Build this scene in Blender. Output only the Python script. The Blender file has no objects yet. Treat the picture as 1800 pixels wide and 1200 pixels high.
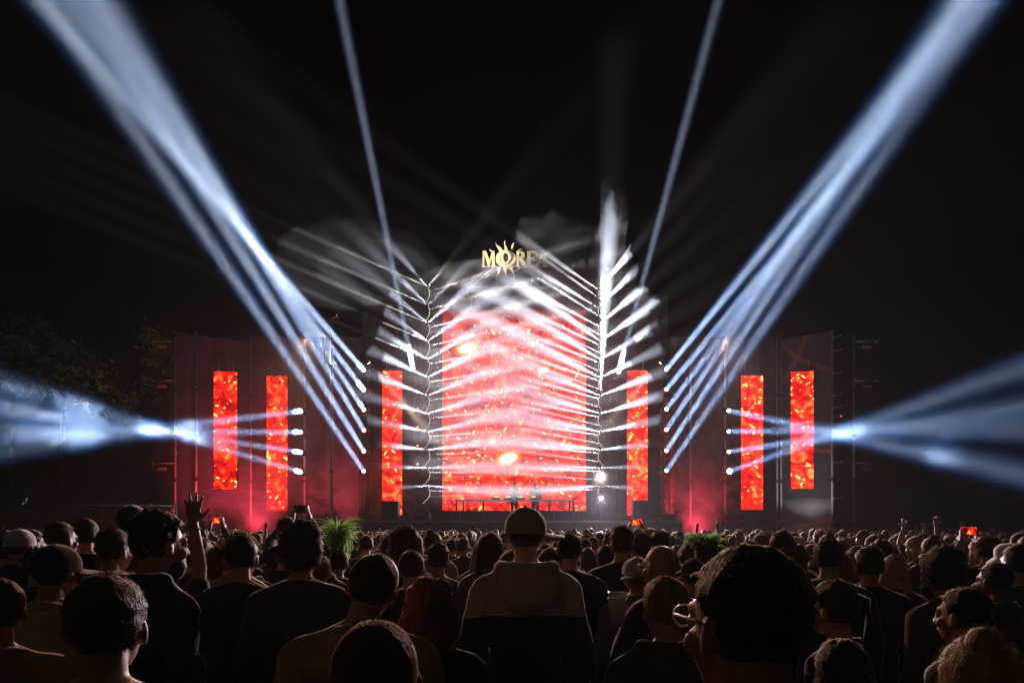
import bpy, bmesh, math, random
from mathutils import Vector, Matrix, Quaternion, noise
PI = math.pi
R = math.radians
sc = bpy.context.scene
col = sc.collection

# ------------------------------------------------------------------ camera, sky, sun, exposure
CH = 1.85                       # eye height of the photographer
FX = 1200.0                     # focal length in photo pixels (24 mm on a 36 mm sensor, 1800 px wide)
HZ = 928.0                      # photo row of the horizon
cam = bpy.data.objects.new('camera', bpy.data.cameras.new('camera'))
col.objects.link(cam)
sc.camera = cam
cam.location = (0, 0, CH)
cam.rotation_euler = (PI / 2, 0, 0)
cam.data.lens = 24
cam.data.sensor_width = 36
cam.data.shift_y = (HZ - 600) / 1800
cam.data.clip_start = 0.05
cam.data.clip_end = 600
w = bpy.data.worlds.new('World')
sc.world = w
w.use_nodes = True
wn = w.node_tree
sky = wn.nodes.new('ShaderNodeTexSky')
sky.sky_type = 'NISHITA'
sky.sun_disc = False
sky.sun_elevation = R(-6)
sky.sun_rotation = R(180)
wn.links.new(sky.outputs[0], wn.nodes['Background'].inputs[0])
wn.nodes['Background'].inputs[1].default_value = 0.0005
w.cycles.sampling_method = 'NONE'
sun = bpy.data.objects.new('sun', bpy.data.lights.new('sun', 'SUN'))
col.objects.link(sun)
sun.data.energy = 0.028          # night: only a warm glow from behind the crowd is left
sun.data.angle = R(3)
sun.data.color = (1.0, 0.72, 0.36)
sun.rotation_euler = (R(62), 0, R(-28))
sc.view_settings.view_transform = 'Standard'
sc.view_settings.look = 'None'
sc.view_settings.exposure = 0.0
sc.view_settings.gamma = 1.0
cy = sc.cycles
cy.use_denoising = True
cy.max_bounces = 4
cy.diffuse_bounces = 2
cy.glossy_bounces = 2
cy.transmission_bounces = 3
cy.volume_bounces = 0
cy.transparent_max_bounces = 96      # smoke boundaries count as see-through surfaces
cy.sample_clamp_indirect = 0
cy.volume_step_rate = 1.0
cy.volume_max_steps = 160


def P(px, py, Y):
    """a point of the place from where the photo shows it and its distance"""
    return Vector(((px - 900) / FX * Y, Y, CH + (HZ - py) / FX * Y))


# ------------------------------------------------------------------ mesh helper
class MB:
    def __init__(s):
        s.v = []
        s.f = []

    def add(s, vs, fs):
        b = len(s.v)
        s.v += [tuple(v) for v in vs]
        s.f += [tuple(b + i for i in f) for f in fs]
        return s

    def box(s, c, d, rot=None):
        c = Vector(c)
        hx, hy, hz = d[0] / 2, d[1] / 2, d[2] / 2
        vs = [Vector((x, y, z)) for x in (-hx, hx) for y in (-hy, hy) for z in (-hz, hz)]
        if rot is not None:
            vs = [rot @ v for v in vs]
        return s.add([v + c for v in vs], [(0, 1, 3, 2), (4, 6, 7, 5), (0, 4, 5, 1), (2, 3, 7, 6), (0, 2, 6, 4), (1, 5, 7, 3)])

    def box2(s, lo, hi):
        return s.box([(a + b) / 2 for a, b in zip(lo, hi)], [b - a for a, b in zip(lo, hi)])

    def tube(s, pts, r, n=8, r1=None):
        pts = [Vector(p) for p in pts]
        m = len(pts)
        vs = []
        up = Vector((0.13, 0.21, 1))
        for i, p in enumerate(pts):
            d = (pts[min(i + 1, m - 1)] - pts[max(i - 1, 0)]).normalized()
            a = d.cross(up)
            if a.length < .05:
                a = d.cross(Vector((1, 0, 0)))
            a.normalize()
            b = d.cross(a)
            rr = r if r1 is None else r + (r1 - r) * i / (m - 1)
            for k in range(n):
                t = 2 * PI * k / n
                vs.append(p + a * (rr * math.cos(t)) + b * (rr * math.sin(t)))
        fs = []
        for i in range(m - 1):
            for k in range(n):
                k2 = (k + 1) % n
                fs.append((i * n + k, i * n + k2, (i + 1) * n + k2, (i + 1) * n + k))
        fs.append(tuple(range(n - 1, -1, -1)))
        fs.append(tuple((m - 1) * n + k for k in range(n)))
        return s.add(vs, fs)

    def cap(s, p0, r0, p1, r1, n=14, h=4):
        """tapered capsule"""
        p0, p1 = Vector(p0), Vector(p1)
        d = p1 - p0
        L = d.length
        d = d.normalized() if L > 1e-6 else Vector((0, 0, 1))
        q = Vector((0, 0, 1)).rotation_difference(d)
        prof = [(-r0 * math.cos(PI / 2 * k / h), r0 * math.sin(PI / 2 * k / h)) for k in range(1, h + 1)]
        prof += [(L + r1 * math.sin(PI / 2 * k / h), r1 * math.cos(PI / 2 * k / h)) for k in range(0, h)]
        vs = [p0 + q @ Vector((0, 0, -r0))]
        for z, r in prof:
            for k in range(n):
                t = 2 * PI * k / n
                vs.append(p0 + q @ Vector((r * math.cos(t), r * math.sin(t), z)))
        vs.append(p0 + q @ Vector((0, 0, L + r1)))
        fs = []
        m = len(prof)
        for k in range(n):
            k2 = (k + 1) % n
            fs.append((0, 1 + k2, 1 + k))
            for i in range(m - 1):
                fs.append((1 + i * n + k, 1 + i * n + k2, 1 + (i + 1) * n + k2, 1 + (i + 1) * n + k))
            fs.append((1 + (m - 1) * n + k, 1 + (m - 1) * n + k2, 1 + m * n))
        return s.add(vs, fs)

    def ell(s, c, r, rot=None, nu=16, nv=10):
        c = Vector(c)
        vs = [Vector((0, 0, -r[2]))]
        for i in range(1, nv):
            a = -PI / 2 + PI * i / nv
            for k in range(nu):
                t = 2 * PI * k / nu
                vs.append(Vector((r[0] * math.cos(a) * math.cos(t), r[1] * math.cos(a) * math.sin(t), r[2] * math.sin(a))))
        vs.append(Vector((0, 0, r[2])))
        if rot is not None:
            vs = [rot @ v for v in vs]
        fs = []
        for k in range(nu):
            k2 = (k + 1) % nu
            fs.append((0, 1 + k2, 1 + k))
            for i in range(nv - 2):
                fs.append((1 + i * nu + k, 1 + i * nu + k2, 1 + (i + 1) * nu + k2, 1 + (i + 1) * nu + k))
            fs.append((1 + (nv - 2) * nu + k, 1 + (nv - 2) * nu + k2, len(vs) - 1))
        return s.add([v + c for v in vs], fs)

    def prism(s, poly, y0, y1):
        """polygon in x,z pushed from y0 to y1"""
        n = len(poly)
        vs = [(x, y0, z) for x, z in poly] + [(x, y1, z) for x, z in poly]
        fs = [tuple(range(n)), tuple(range(2 * n - 1, n - 1, -1))]
        for k in range(n):
            k2 = (k + 1) % n
            fs.append((k, n + k, n + k2, k2))
        return s.add(vs, fs)

    def mesh(s, name, smooth=False):
        me = bpy.data.meshes.new(name)
        me.from_pydata(s.v, [], s.f)
        if smooth:
            me.polygons.foreach_set('use_smooth', [True] * len(me.polygons))
        me.update()
        return me

    def build(s, name, m, parent=None, smooth=False, fix=True):
        me = s.mesh(name, smooth)
        if fix:
            bm = bmesh.new()
            bm.from_mesh(me)
            bmesh.ops.recalc_face_normals(bm, faces=bm.faces)
            bm.to_mesh(me)
            bm.free()
        return obj(name, me, m, parent)


def obj(name, me, m=None, parent=None):
    o = bpy.data.objects.new(name, me)
    col.objects.link(o)
    if m is not None and not me.materials:
        me.materials.append(m)
    if parent is not None:
        o.parent = parent
    return o


def tag(o, label=None, cat=None, group=None, kind=None):
    if label:
        o['label'] = label
    if cat:
        o['category'] = cat
    if group:
        o['group'] = group
    if kind:
        o['kind'] = kind
    return o


def thing(name, label, cat, loc=(0, 0, 0), rz=0, group=None):
    o = bpy.data.objects.new(name, None)
    col.objects.link(o)
    o.location = loc
    o.rotation_euler = (0, 0, rz)
    o.empty_display_size = .1
    return tag(o, label, cat, group)


def copy_tree(o, parent=None):
    c = o.copy()
    col.objects.link(c)
    c.parent = parent
    for ch in o.children:
        copy_tree(ch, c)
    return c


# ------------------------------------------------------------------ materials
def new_mat(name):
    m = bpy.data.materials.new(name)
    m.use_nodes = True
    return m, m.node_tree, m.node_tree.nodes['Principled BSDF']


def mat(name, c, rough=.6, metal=0, var=.25, scale=8, bump=0, bscale=60, sheen=0):
    """plain surface with blotchy colour variation and fine relief"""
    m, nt, b = new_mat(name)
    b.inputs['Roughness'].default_value = rough
    b.inputs['Metallic'].default_value = metal
    tc = nt.nodes.new('ShaderNodeTexCoord')
    n = nt.nodes.new('ShaderNodeTexNoise')
    n.inputs['Scale'].default_value = scale
    n.inputs['Detail'].default_value = 5
    nt.links.new(tc.outputs['Object'], n.inputs['Vector'])
    r = nt.nodes.new('ShaderNodeValToRGB')
    r.color_ramp.elements[0].position = .3
    r.color_ramp.elements[1].position = .7
    r.color_ramp.elements[0].color = (*[x * (1 - var) for x in c], 1)
    r.color_ramp.elements[1].color = (*[min(1, x * (1 + var)) for x in c], 1)
    nt.links.new(n.outputs['Fac'], r.inputs[0])
    nt.links.new(r.outputs[0], b.inputs['Base Color'])
    if sheen:
        b.inputs['Sheen Weight'].default_value = sheen
        b.inputs['Sheen Roughness'].default_value = .35
    if bump:
        n2 = nt.nodes.new('ShaderNodeTexNoise')
        n2.inputs['Scale'].default_value = bscale
        n2.inputs['Detail'].default_value = 3
        nt.links.new(tc.outputs['Object'], n2.inputs['Vector'])
        bp = nt.nodes.new('ShaderNodeBump')
        bp.inputs['Strength'].default_value = bump
        bp.inputs['Distance'].default_value = .01
        nt.links.new(n2.outputs['Fac'], bp.inputs['Height'])
        nt.links.new(bp.outputs[0], b.inputs['Normal'])
    return m


def glow_mat(name, c, e):
    m, nt, b = new_mat(name)
    b.inputs['Base Color'].default_value = (.02, .02, .02, 1)
    b.inputs['Emission Color'].default_value = (*c, 1)
    b.inputs['Emission Strength'].default_value = e
    m.cycles.emission_sampling = 'NONE'
    return m


def random_cloth(name, stops, rough=.85):
    """cloth whose colour differs from one wearer to the next"""
    m, nt, b = new_mat(name)
    b.inputs['Roughness'].default_value = rough
    b.inputs['Sheen Weight'].default_value = .9
    b.inputs['Sheen Roughness'].default_value = .35
    oi = nt.nodes.new('ShaderNodeObjectInfo')
    r = nt.nodes.new('ShaderNodeValToRGB')
    r.color_ramp.interpolation = 'CONSTANT'
    while len(r.color_ramp.elements) < len(stops):
        r.color_ramp.elements.new(.5)
    for i, c in enumerate(stops):
        r.color_ramp.elements[i].position = i / len(stops)
        r.color_ramp.elements[i].color = (*c, 1)
    nt.links.new(oi.outputs['Random'], r.inputs[0])
    tc = nt.nodes.new('ShaderNodeTexCoord')
    n = nt.nodes.new('ShaderNodeTexNoise')
    n.inputs['Scale'].default_value = 9
    n.inputs['Detail'].default_value = 4
    nt.links.new(tc.outputs['Object'], n.inputs['Vector'])
    mx = nt.nodes.new('ShaderNodeMix')
    mx.data_type = 'RGBA'
    mx.blend_type = 'MULTIPLY'
    mx.inputs[0].default_value = .45
    nt.links.new(r.outputs[0], mx.inputs[6])
    nt.links.new(n.outputs['Fac'], mx.inputs[7])
    nt.links.new(mx.outputs[2], b.inputs['Base Color'])
    bp = nt.nodes.new('ShaderNodeBump')
    bp.inputs['Strength'].default_value = .35
    bp.inputs['Distance'].default_value = .02
    n2 = nt.nodes.new('ShaderNodeTexNoise')
    n2.inputs['Scale'].default_value = 22
    nt.links.new(tc.outputs['Object'], n2.inputs['Vector'])
    nt.links.new(n2.outputs['Fac'], bp.inputs['Height'])
    nt.links.new(bp.outputs[0], b.inputs['Normal'])
    return m


def ember_mat(name, seed, scale=1.0, e=1.0, blobs=(), top_fade=None):
    """LED wall picture: red fire with flying sparks; blobs are the big fireballs of the picture (object x, z, radius)"""
    m, nt, b = new_mat(name)
    N, L = nt.nodes.new, nt.links.new
    tc = N('ShaderNodeTexCoord')
    mp = N('ShaderNodeMapping')
    mp.inputs['Location'].default_value = (seed * 7.3, seed * 1.7, seed * 3.1)
    mp.inputs['Scale'].default_value = (scale,) * 3
    L(tc.outputs['Object'], mp.inputs['Vector'])

    def math_(op, a, c=None):
        n = N('ShaderNodeMath')
        n.operation = op
        for i, x in enumerate((a, c)):
            if x is None:
                continue
            if isinstance(x, (int, float)):
                n.inputs[i].default_value = x
            else:
                L(x, n.inputs[i])
        return n.outputs[0]

    n1 = N('ShaderNodeTexNoise')
    n1.inputs['Scale'].default_value = 1.1
    n1.inputs['Detail'].default_value = 8
    n1.inputs['Distortion'].default_value = 1.6
    L(mp.outputs[0], n1.inputs['Vector'])
    ramp = N('ShaderNodeValToRGB')
    els = ramp.color_ramp.elements
    els[0].position, els[0].color = .40, (.55, .002, .002, 1)
    els[1].position, els[1].color = .50, (2.1, .012, .006, 1)
    x = els.new(.59)
    x.color = (2.9, .10, .018, 1)
    x = els.new(.71)
    x.color = (3.3, .42, .10, 1)
    L(n1.outputs['Fac'], ramp.inputs[0])
    total = None
    for k, (ang, sx, sz, thr) in enumerate(((.9, 5.5, 1.9, .20), (-.5, 4.6, 1.5, .19), (.35, 3.2, 1.7, .17), (1.35, 8, 3.4, .22), (-1.1, 9, 4.2, .22))):
        rt = N('ShaderNodeVectorRotate')
        rt.rotation_type = 'Y_AXIS'
        rt.inputs['Angle'].default_value = ang
        L(mp.outputs[0], rt.inputs['Vector'])
        ms = N('ShaderNodeMapping')
        ms.inputs['Scale'].default_value = (sx * .55, 1, sz * .55)
        ms.inputs['Location'].default_value = (k * 3.3, k * 1.1 + .5, k * 5.7)
        L(rt.outputs[0], ms.inputs['Vector'])
        vo = N('ShaderNodeTexVoronoi')
        vo.voronoi_dimensions = '2D'
        vo.inputs['Scale'].default_value = 1.0
        sx_ = N('ShaderNodeSeparateXYZ')
        cx_ = N('ShaderNodeCombineXYZ')
        L(ms.outputs[0], sx_.inputs[0])
        L(sx_.outputs[0], cx_.inputs[0])
        L(sx_.outputs[2], cx_.inputs[1])
        L(cx_.outputs[0], vo.inputs['Vector'])
        sep = N('ShaderNodeSeparateColor')
        L(vo.outputs['Color'], sep.inputs[0])
        on = math_('GREATER_THAN', sep.outputs[0], .74)
        size = math_('MULTIPLY', math_('MULTIPLY', sep.outputs[1], sep.outputs[1]), thr * 1.25)
        d = math_('SUBTRACT', size, vo.outputs['Distance'])
        v = N('ShaderNodeClamp')
        L(math_('MULTIPLY', d, 16), v.inputs[0])
        s = math_('MULTIPLY', v.outputs[0], on)
        total = s if total is None else math_('MAXIMUM', total, s)
    sr = N('ShaderNodeValToRGB')
    e2 = sr.color_ramp.elements
    e2[0].color = (0, 0, 0, 1)
    e2[1].color = (3.0, 1.7, .35, 1)
    x = e2.new(.35)
    x.color = (1.0, .18, .01, 1)
    L(total, sr.inputs[0])
    add = N('ShaderNodeMix')
    add.data_type = 'RGBA'
    add.blend_type = 'ADD'
    add.inputs[0].default_value = 1
    L(ramp.outputs[0], add.inputs[6])
    L(sr.outputs[0], add.inputs[7])
    out = add.outputs[2]
    if blobs:
        sx = N('ShaderNodeSeparateXYZ')
        L(tc.outputs['Object'], sx.inputs[0])
        acc = None
        for bx, bz, br in blobs:
            dx = math_('MULTIPLY', math_('SUBTRACT', sx.outputs[0], bx), .55)
            dz = math_('SUBTRACT', math_('SUBTRACT', sx.outputs[2], bz), math_('MULTIPLY', math_('SUBTRACT', sx.outputs[0], bx), .18))
            dd = math_('SQRT', math_('ADD', math_('MULTIPLY', dx, dx), math_('MULTIPLY', dz, dz)))
            g = math_('SUBTRACT', 1.0, math_('DIVIDE', dd, br))
            acc = g if acc is None else math_('MAXIMUM', acc, g)
        br_ = N('ShaderNodeValToRGB')
        e3 = br_.color_ramp.elements
        e3[0].color = (0, 0, 0, 1)
        e3[0].position = .0
        e3[1].color = (6, 5, 2.6, 1)
        e3[1].position = .6
        x = e3.new(.35)
        x.color = (1.6, .6, .05, 1)
        L(acc, br_.inputs[0])
        a2 = N('ShaderNodeMix')
        a2.data_type = 'RGBA'
        a2.blend_type = 'ADD'
        a2.inputs[0].default_value = 1
        L(out, a2.inputs[6])
        L(br_.outputs[0], a2.inputs[7])
        out = a2.outputs[2]
    if top_fade:        # the picture itself runs dark towards its top edge
        so = N('ShaderNodeSeparateXYZ')
        L(tc.outputs['Object'], so.inputs[0])
        fd = N('ShaderNodeMapRange')
        fd.inputs[1].default_value, fd.inputs[2].default_value = top_fade
        fd.inputs[3].default_value, fd.inputs[4].default_value = 1.0, .12
        L(math_('ADD', so.outputs[2], math_('MULTIPLY', n1.outputs['Fac'], 2.0)), fd.inputs[0])
        dkm = N('ShaderNodeMix')
        dkm.data_type = 'RGBA'
        dkm.blend_type = 'MULTIPLY'
        dkm.inputs[0].default_value = 1
        L(out, dkm.inputs[6])
        L(fd.outputs[0], dkm.inputs[7])
        out = dkm.outputs[2]
    L(out, b.inputs['Emission Color'])
    b.inputs['Emission Strength'].default_value = e
    b.inputs['Base Color'].default_value = (.01, .01, .01, 1)
    b.inputs['Roughness'].default_value = .5
    return m


M = {}
M['ground'] = mat('trodden_grass', (.035, .04, .02), .95, 0, .5, 1.2, .6, 30)
M['black'] = mat('black_paint', (.012, .012, .013), .45, 0, .3, 12)
M['metal'] = mat('dull_aluminium', (.42, .41, .40), .5, .35, .25, 20)
M['dark_metal'] = mat('dark_steel', (.06, .06, .065), .5, .5, .3, 14)
M['drape'] = mat('black_stage_cloth', (.045, .04, .044), .9, 0, .45, 1.1, .5, 9)
M['deck'] = mat('stage_deck', (.05, .045, .045), .55, 0, .4, 3)
M['speaker'] = mat('speaker_paint', (.018, .018, .02), .6, 0, .25, 30, .4, 120)
M['grille'] = mat('speaker_grille', (.04, .04, .043), .5, .3, .2, 60, .5, 300)
M['gold'] = mat('pale_gold_paint', (.72, .64, .40), .5, .15, .15, 4)
M['tan'] = mat('tan_plate', (.55, .38, .2), .6, 0, .2, 20)
M['lens'] = glow_mat('lit_lens', (.82, .92, 1.0), 7)
M['dot'] = glow_mat('lit_pixel', (1.0, .93, .8), 2.2)
M['warm'] = glow_mat('lit_warm_lens', (1.0, .78, .42), 12)
M['amber'] = glow_mat('lit_amber_lamp', (1.0, .35, .12), 3)
M['red'] = glow_mat('lit_red_lamp', (1.0, .04, .03), 4)

# ------------------------------------------------------------------ ground and terrain
g = MB()
GN = 44
for j in range(GN + 1):
    for i in range(GN + 1):
        x = -260 + 520 * i / GN
        y = -120 + 480 * j / GN
        z = 0
        if y > 45:
            z = min(14, (y - 45) * .12) * (.6 + .4 * math.sin(x * .03)) if abs(x) > 30 else min(14, (y - 45) * .05)
        g.v.append((x, y, z))
for j in range(GN):
    for i in range(GN):
        a = j * (GN + 1) + i
        g.f.append((a, a + 1, a + GN + 2, a + GN + 1))
tag(g.build('ground', M['ground'], smooth=True), kind='structure')

# ------------------------------------------------------------------ stage deck
SZ = P(0, 914, 29).z
st = thing('stage', 'low black stage deck with dark fascia in front of the screens', 'stage', (0, 32, 0))
X0, X1 = P(596, 0, 29).x, P(1200, 0, 29).x
NB = 12
dw = (X1 - X0) / NB
for i in range(NB):
    MB().box2((X0 + dw * i + .01, -3, SZ - .12), (X0 + dw * (i + 1) - .01, 4.6, SZ)).build('deck_panel', M['deck'], st)
    MB().box2((X0 + dw * i + .012, -2.95, 0.02), (X0 + dw * (i + 1) - .012, -2.9, SZ - .13)).build('fascia_panel', M['drape'], st)
MB().box2((X0, -3.06, SZ - .09), (X1, -3.003, SZ - .01)).build('edge_rail', M['metal'], st)
for i in range(NB + 1):
    MB().tube([(X0 + dw * i, -2.7, 0), (X0 + dw * i, -2.7, SZ - .13)], .04).build('leg', M['dark_metal'], st)


# ------------------------------------------------------------------ drapes, scaffold towers and trusses
def drape(name, pa, pb, z0, z1, label, folds=9, depth=.10, m=None):
    """a hanging cloth wall of folded panels between two ground points"""
    a, b = Vector((pa[0], pa[1], 0)), Vector((pb[0], pb[1], 0))
    d = b - a
    n = d.normalized().cross(Vector((0, 0, 1)))
    t = thing(name, label, 'stage drape', a)
    npan = max(1, round(d.length / 2.0))
    for k in range(npan):
        mb = MB()
        seg = 14
        rows = 7
        for front in (0, 1):
            for j in range(rows + 1):
                for i in range(seg + 1):
                    u = (k + (i / seg) * .992 + .004) / npan
                    zz = z0 + (z1 - z0) * j / rows
                    w_ = depth * (.5 * math.sin(u * folds * npan * 1.1 + k) + .3 * math.sin(u * 23 * npan * .5 + zz * .5)) * (1.1 - .5 * j / rows)
                    p = d * u + n * (w_ + front * .02)
                    mb.v.append((p.x, p.y, zz))
        S = seg + 1
        o2 = (rows + 1) * S
        for j in range(rows):
            for i in range(seg):
                q = j * S + i
                mb.f.append((q, q + 1, q + S + 1, q + S))
                mb.f.append((o2 + q, o2 + q + S, o2 + q + S + 1, o2 + q + 1))
        mb.build('cloth_panel', m or M['drape'], t, True, False)
    return t


def pole(name, px, py0, py1, Y, label, r=.05, extra=None, z0=None):
    a, b = P(px, py0, Y), P(px, py1, Y)
    z0 = 0 if z0 is None else z0
    t = thing(name, label, 'scaffold pole', (a.x, Y, z0))
    MB().tube([(0, 0, 0), (0, 0, a.z - z0)], r, 10).build('tube', M['metal'], t, True)
    k = z0 + 2.0
    while k < a.z - .3:
        MB().box((0, 0, k - z0), (r * 2.9, r * 2.9, .10)).build('clamp', M['dark_metal'], t)
        k += 2.05
    return t


def truss(name, px, py0, Y, label, w_=.36, z0=None, m=None):
    """vertical box truss with chords, rungs and diagonals"""
    top = P(px, py0, Y)
    z0 = SZ if z0 is None else z0
    H = top.z - z0
    t = thing(name, label, 'truss tower', (top.x, Y, z0))
    h = w_ / 2
    for sx in (-h, h):
        for sy in (-h, h):
            MB().tube([(sx, sy, 0), (sx, sy, H)], .026, 6).build('chord', m or M['metal'], t, True)
    n = max(3, round(H / .55))
    rm = None
    for k in range(n):
        z = H * (k + .5) / n
        q = H / n / 2
        s = 1 if k % 2 else -1
        mb = MB()
        mb.tube([(-h * s, -h, z - q), (h * s, -h, z + q)], .012, 5)
        br = mb.build('brace', m or M['metal'], t)
        mb = MB()
        mb.tube([(h, -h * s, z - q), (h, h * s, z + q)], .012, 5)
        mb.build('brace', m or M['metal'], t)
        mb = MB()
        mb.tube([(-h, h * s, z - q), (-h, -h * s, z + q)], .012, 5)
        mb.build('brace', m or M['metal'], t)
    MB().box((0, 0, .02), (w_ + .2, w_ + .2, .04)).build('base_plate', M['dark_metal'], t)
    return t


def W(px, Y):
    return ((px - 900) / FX * Y, Y)


def zt(py, Y):
    return CH + (HZ - py) / FX * Y


drape('stage_backdrop', W(636, 34.6), W(1174, 34.6), SZ, zt(520, 34.6), 'tall black cloth backdrop behind the big centre screen')
drape('side_drape', W(440, 33.6), W(636, 33.6), 0, zt(592, 33.6), 'black cloth wall left of stage behind the second screen')
drape('side_drape', W(1178, 33.6), W(1368, 33.6), 0, zt(592, 33.6), 'black cloth wall right of stage behind the tall right screen')
drape('wing_drape', W(310, 31.6), W(440, 33.0), 0, zt(590, 32), 'angled cloth wing at far left behind the outer screen')
# right wing is a printed cloth: dark rock with glowing looking cracks
m, nt, b = new_mat('rock_print')
N, L = nt.nodes.new, nt.links.new
tc = N('ShaderNodeTexCoord')
vo = N('ShaderNodeTexVoronoi')
vo.feature = 'DISTANCE_TO_EDGE'
vo.inputs['Scale'].default_value = .42
nz = N('ShaderNodeTexNoise')
nz.inputs['Scale'].default_value = .8
nz.inputs['Detail'].default_value = 6
mixv = N('ShaderNodeMix')
mixv.data_type = 'VECTOR'
mixv.inputs[0].default_value = .28
L(tc.outputs['Object'], mixv.inputs[4])
L(nz.outputs['Color'], mixv.inputs[5])
L(tc.outputs['Object'], nz.inputs['Vector'])
L(mixv.outputs[1], vo.inputs['Vector'])
cr = N('ShaderNodeValToRGB')
cr.color_ramp.elements[0].color = (.35, .07, .02, 1)
cr.color_ramp.elements[0].position = .0
cr.color_ramp.elements[1].color = (0, 0, 0, 1)
cr.color_ramp.elements[1].position = .045
L(vo.outputs['Distance'], cr.inputs[0])
sp = N('ShaderNodeSeparateXYZ')
L(tc.outputs['Object'], sp.inputs[0])
zz = N('ShaderNodeMapRange')
zz.inputs[1].default_value = 2.9
zz.inputs[2].default_value = 3.3
L(sp.outputs[2], zz.inputs[0])
rk = N('ShaderNodeValToRGB')
rk.color_ramp.elements[0].color = (.20, .20, .20, 1)
rk.color_ramp.elements[1].color = (.36, .35, .34, 1)
L(nz.outputs['Fac'], rk.inputs[0])
dk = N('ShaderNodeMix')
dk.data_type = 'RGBA'
L(zz.outputs[0], dk.inputs[0])
L(rk.outputs[0], dk.inputs[6])
dk.inputs[7].default_value = (.045, .04, .04, 1)
ad = N('ShaderNodeMix')
ad.data_type = 'RGBA'
ad.blend_type = 'ADD'
ad.inputs[0].default_value = .7
L(dk.outputs[2], ad.inputs[6])
L(cr.outputs[0], ad.inputs[7])
L(ad.outputs[2], b.inputs['Base Color'])
b.inputs['Roughness'].default_value = .8
M['rock'] = m
drape('printed_wing', W(1374, 32.6), W(1462, 31.2), 0, zt(590, 31.9), 'printed cloth wing at far right with grey rock and orange cracks', 3, .05, M['rock'])

for px, py, Y, lab in ((308, 592, 31.4, 'outermost thin scaffold pole at far left with three bracket arms'),
                       (345, 583, 31.2, 'tall scaffold pole just left of the outermost left screen'),
                       (441, 590, 32.8, 'scaffold pole between the two outer left screens'),
                       (535, 600, 32.4, 'pole carrying the four low left beam lights'),
                       (583, 550, 26.5, 'slim mast at left holding the warm sign spotlight'),
                       (1275, 600, 32.4, 'pole carrying the four low right beam lights'),
                       (1366, 590, 32.4, 'left pole of the pair beside the outermost right screen'),
                       (1373, 588, 32.4, 'right pole of the pair beside the outermost right screen'),
                       (1463, 580, 31.0, 'tall pole right of the outermost right screen with small lamps'),
                       (1501, 588, 31.4, 'outermost scaffold pole at far right with three bracket arms'),
                       (1214, 640, 32.8, 'thin pole right of the right beam light column')):
    pole('scaffold_pole', px, py, 940, Y, lab)
TR = {}
for px, py, Y, lab in ((640, 632, 31.6, 'truss tower carrying the left column of six blue white lights'),
                       (1170, 632, 31.6, 'truss tower carrying the right column of six blue white lights'),
                       (757, 500, 31.4, 'slim truss behind the left wavy pixel light column'),
                       (1051, 500, 31.4, 'slim truss behind the right wavy pixel light column'),
                       (734, 600, 32.4, 'truss left of the wavy light column with small amber lamps'),
                       (1078, 600, 32.4, 'truss right of the right wavy light column')):
    TR[px] = truss('truss_tower', px, py, Y, lab, .26 if px in (757, 1051) else .34, None, M['dark_metal'])
# bracket arms with tan plates on the outermost poles
for px, sgn, side in ((308, -1, 'left'), (1501, 1, 'right')):
    for k, (py, hh) in enumerate(((600, 'top'), (669, 'middle'), (814, 'lowest'))):
        p = P(px, py, 31.4)
        t = thing('bracket_arm', hh + ' bracket arm with tan plate on the far ' + side + ' pole', 'bracket', p, 0, 'bracket arms on the outer poles')
        MB().tube([(sgn * .03, -.02, 0), (sgn * 1.02, -.02, 0)], .028).build('arm', M['metal'], t, True)
        MB().ell((sgn * 1.03, -.02, 0), (.05, .05, .05), None, 8, 6).build('end_cap', M['metal'], t, True)
        MB().box((sgn * .57, -.06, -.27), (.40, .03, .14)).build('plate', M['tan'], t)
        MB().box((sgn * .57, -.02, -.1), (.03, .03, .22)).build('hanger', M['dark_metal'], t)

# ------------------------------------------------------------------ LED screens
scr_black = M['black']


def screen(px0, px1, py0, py1, Y, seed, label, rz=0, e=1.2, scale=1.0, blobs=()):
    a, b = P(px0, py1, Y), P(px1, py0, Y)
    cx = (a.x + b.x) / 2
    w2, h = (b.x - a.x) / 2, b.z - a.z
    t = thing('led_screen', label, 'screen', (cx, Y, a.z), rz, 'LED screens of the stage')
    mm = ember_mat('fire_picture', seed, scale, e, [((P(x, z, Y).x - cx), P(x, z, Y).z - a.z, r) for x, z, r in blobs], (h - .8, h + 1.0) if blobs else None)
    me = bpy.data.meshes.new('display')
    me.from_pydata([(-w2, 0, 0), (w2, 0, 0), (w2, 0, h), (-w2, 0, h)], [], [(0, 1, 2, 3)])
    obj('display', me, mm, t)
    MB().box2((-w2 - .03, .006, -.03), (w2 + .03, .14, h + .03)).build('housing', scr_black, t)
    for s in (-1, 1):
        MB().tube([(s * w2 * .6, .08, h + .03), (s * w2 * .6, .08, h + .5)], .02, 6).build('hanger', M['metal'], t)
    return t


screen(778, 1030, 545, 897, 34.0, 1, 'huge centre screen showing red fire and sparks behind the performers', 0, .8, 1.5, ((822, 612, .40), (893, 805, .40), (955, 650, .20)))
screen(672, 706.5, 651, 905, 33.0, 2, 'narrow tall fire screen left of the centre, beside the left speaker', 0, 1, 1.45)
screen(1102.5, 1138, 651, 905, 33.0, 3, 'narrow tall fire screen right of the centre, behind the right speaker', 0, 1.05, 1.45)
screen(469, 505, 661, 897, 32.2, 4, 'second narrow fire screen from the left edge, crossed by beams', 0, 1, 1.45)
screen(1303, 1341, 660, 895, 32.2, 5, 'narrow fire screen second from the right, reaching lower', 0, 1.1, 1.45)
screen(377, 415.5, 653, 860, 30.7, 6, 'outermost left narrow fire screen, hung higher', R(10), 0.9, 1.45)
screen(1391.5, 1429, 653, 858, 30.7, 7, 'outermost right narrow fire screen, hung higher', R(-10), 1.15, 1.45)

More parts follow.
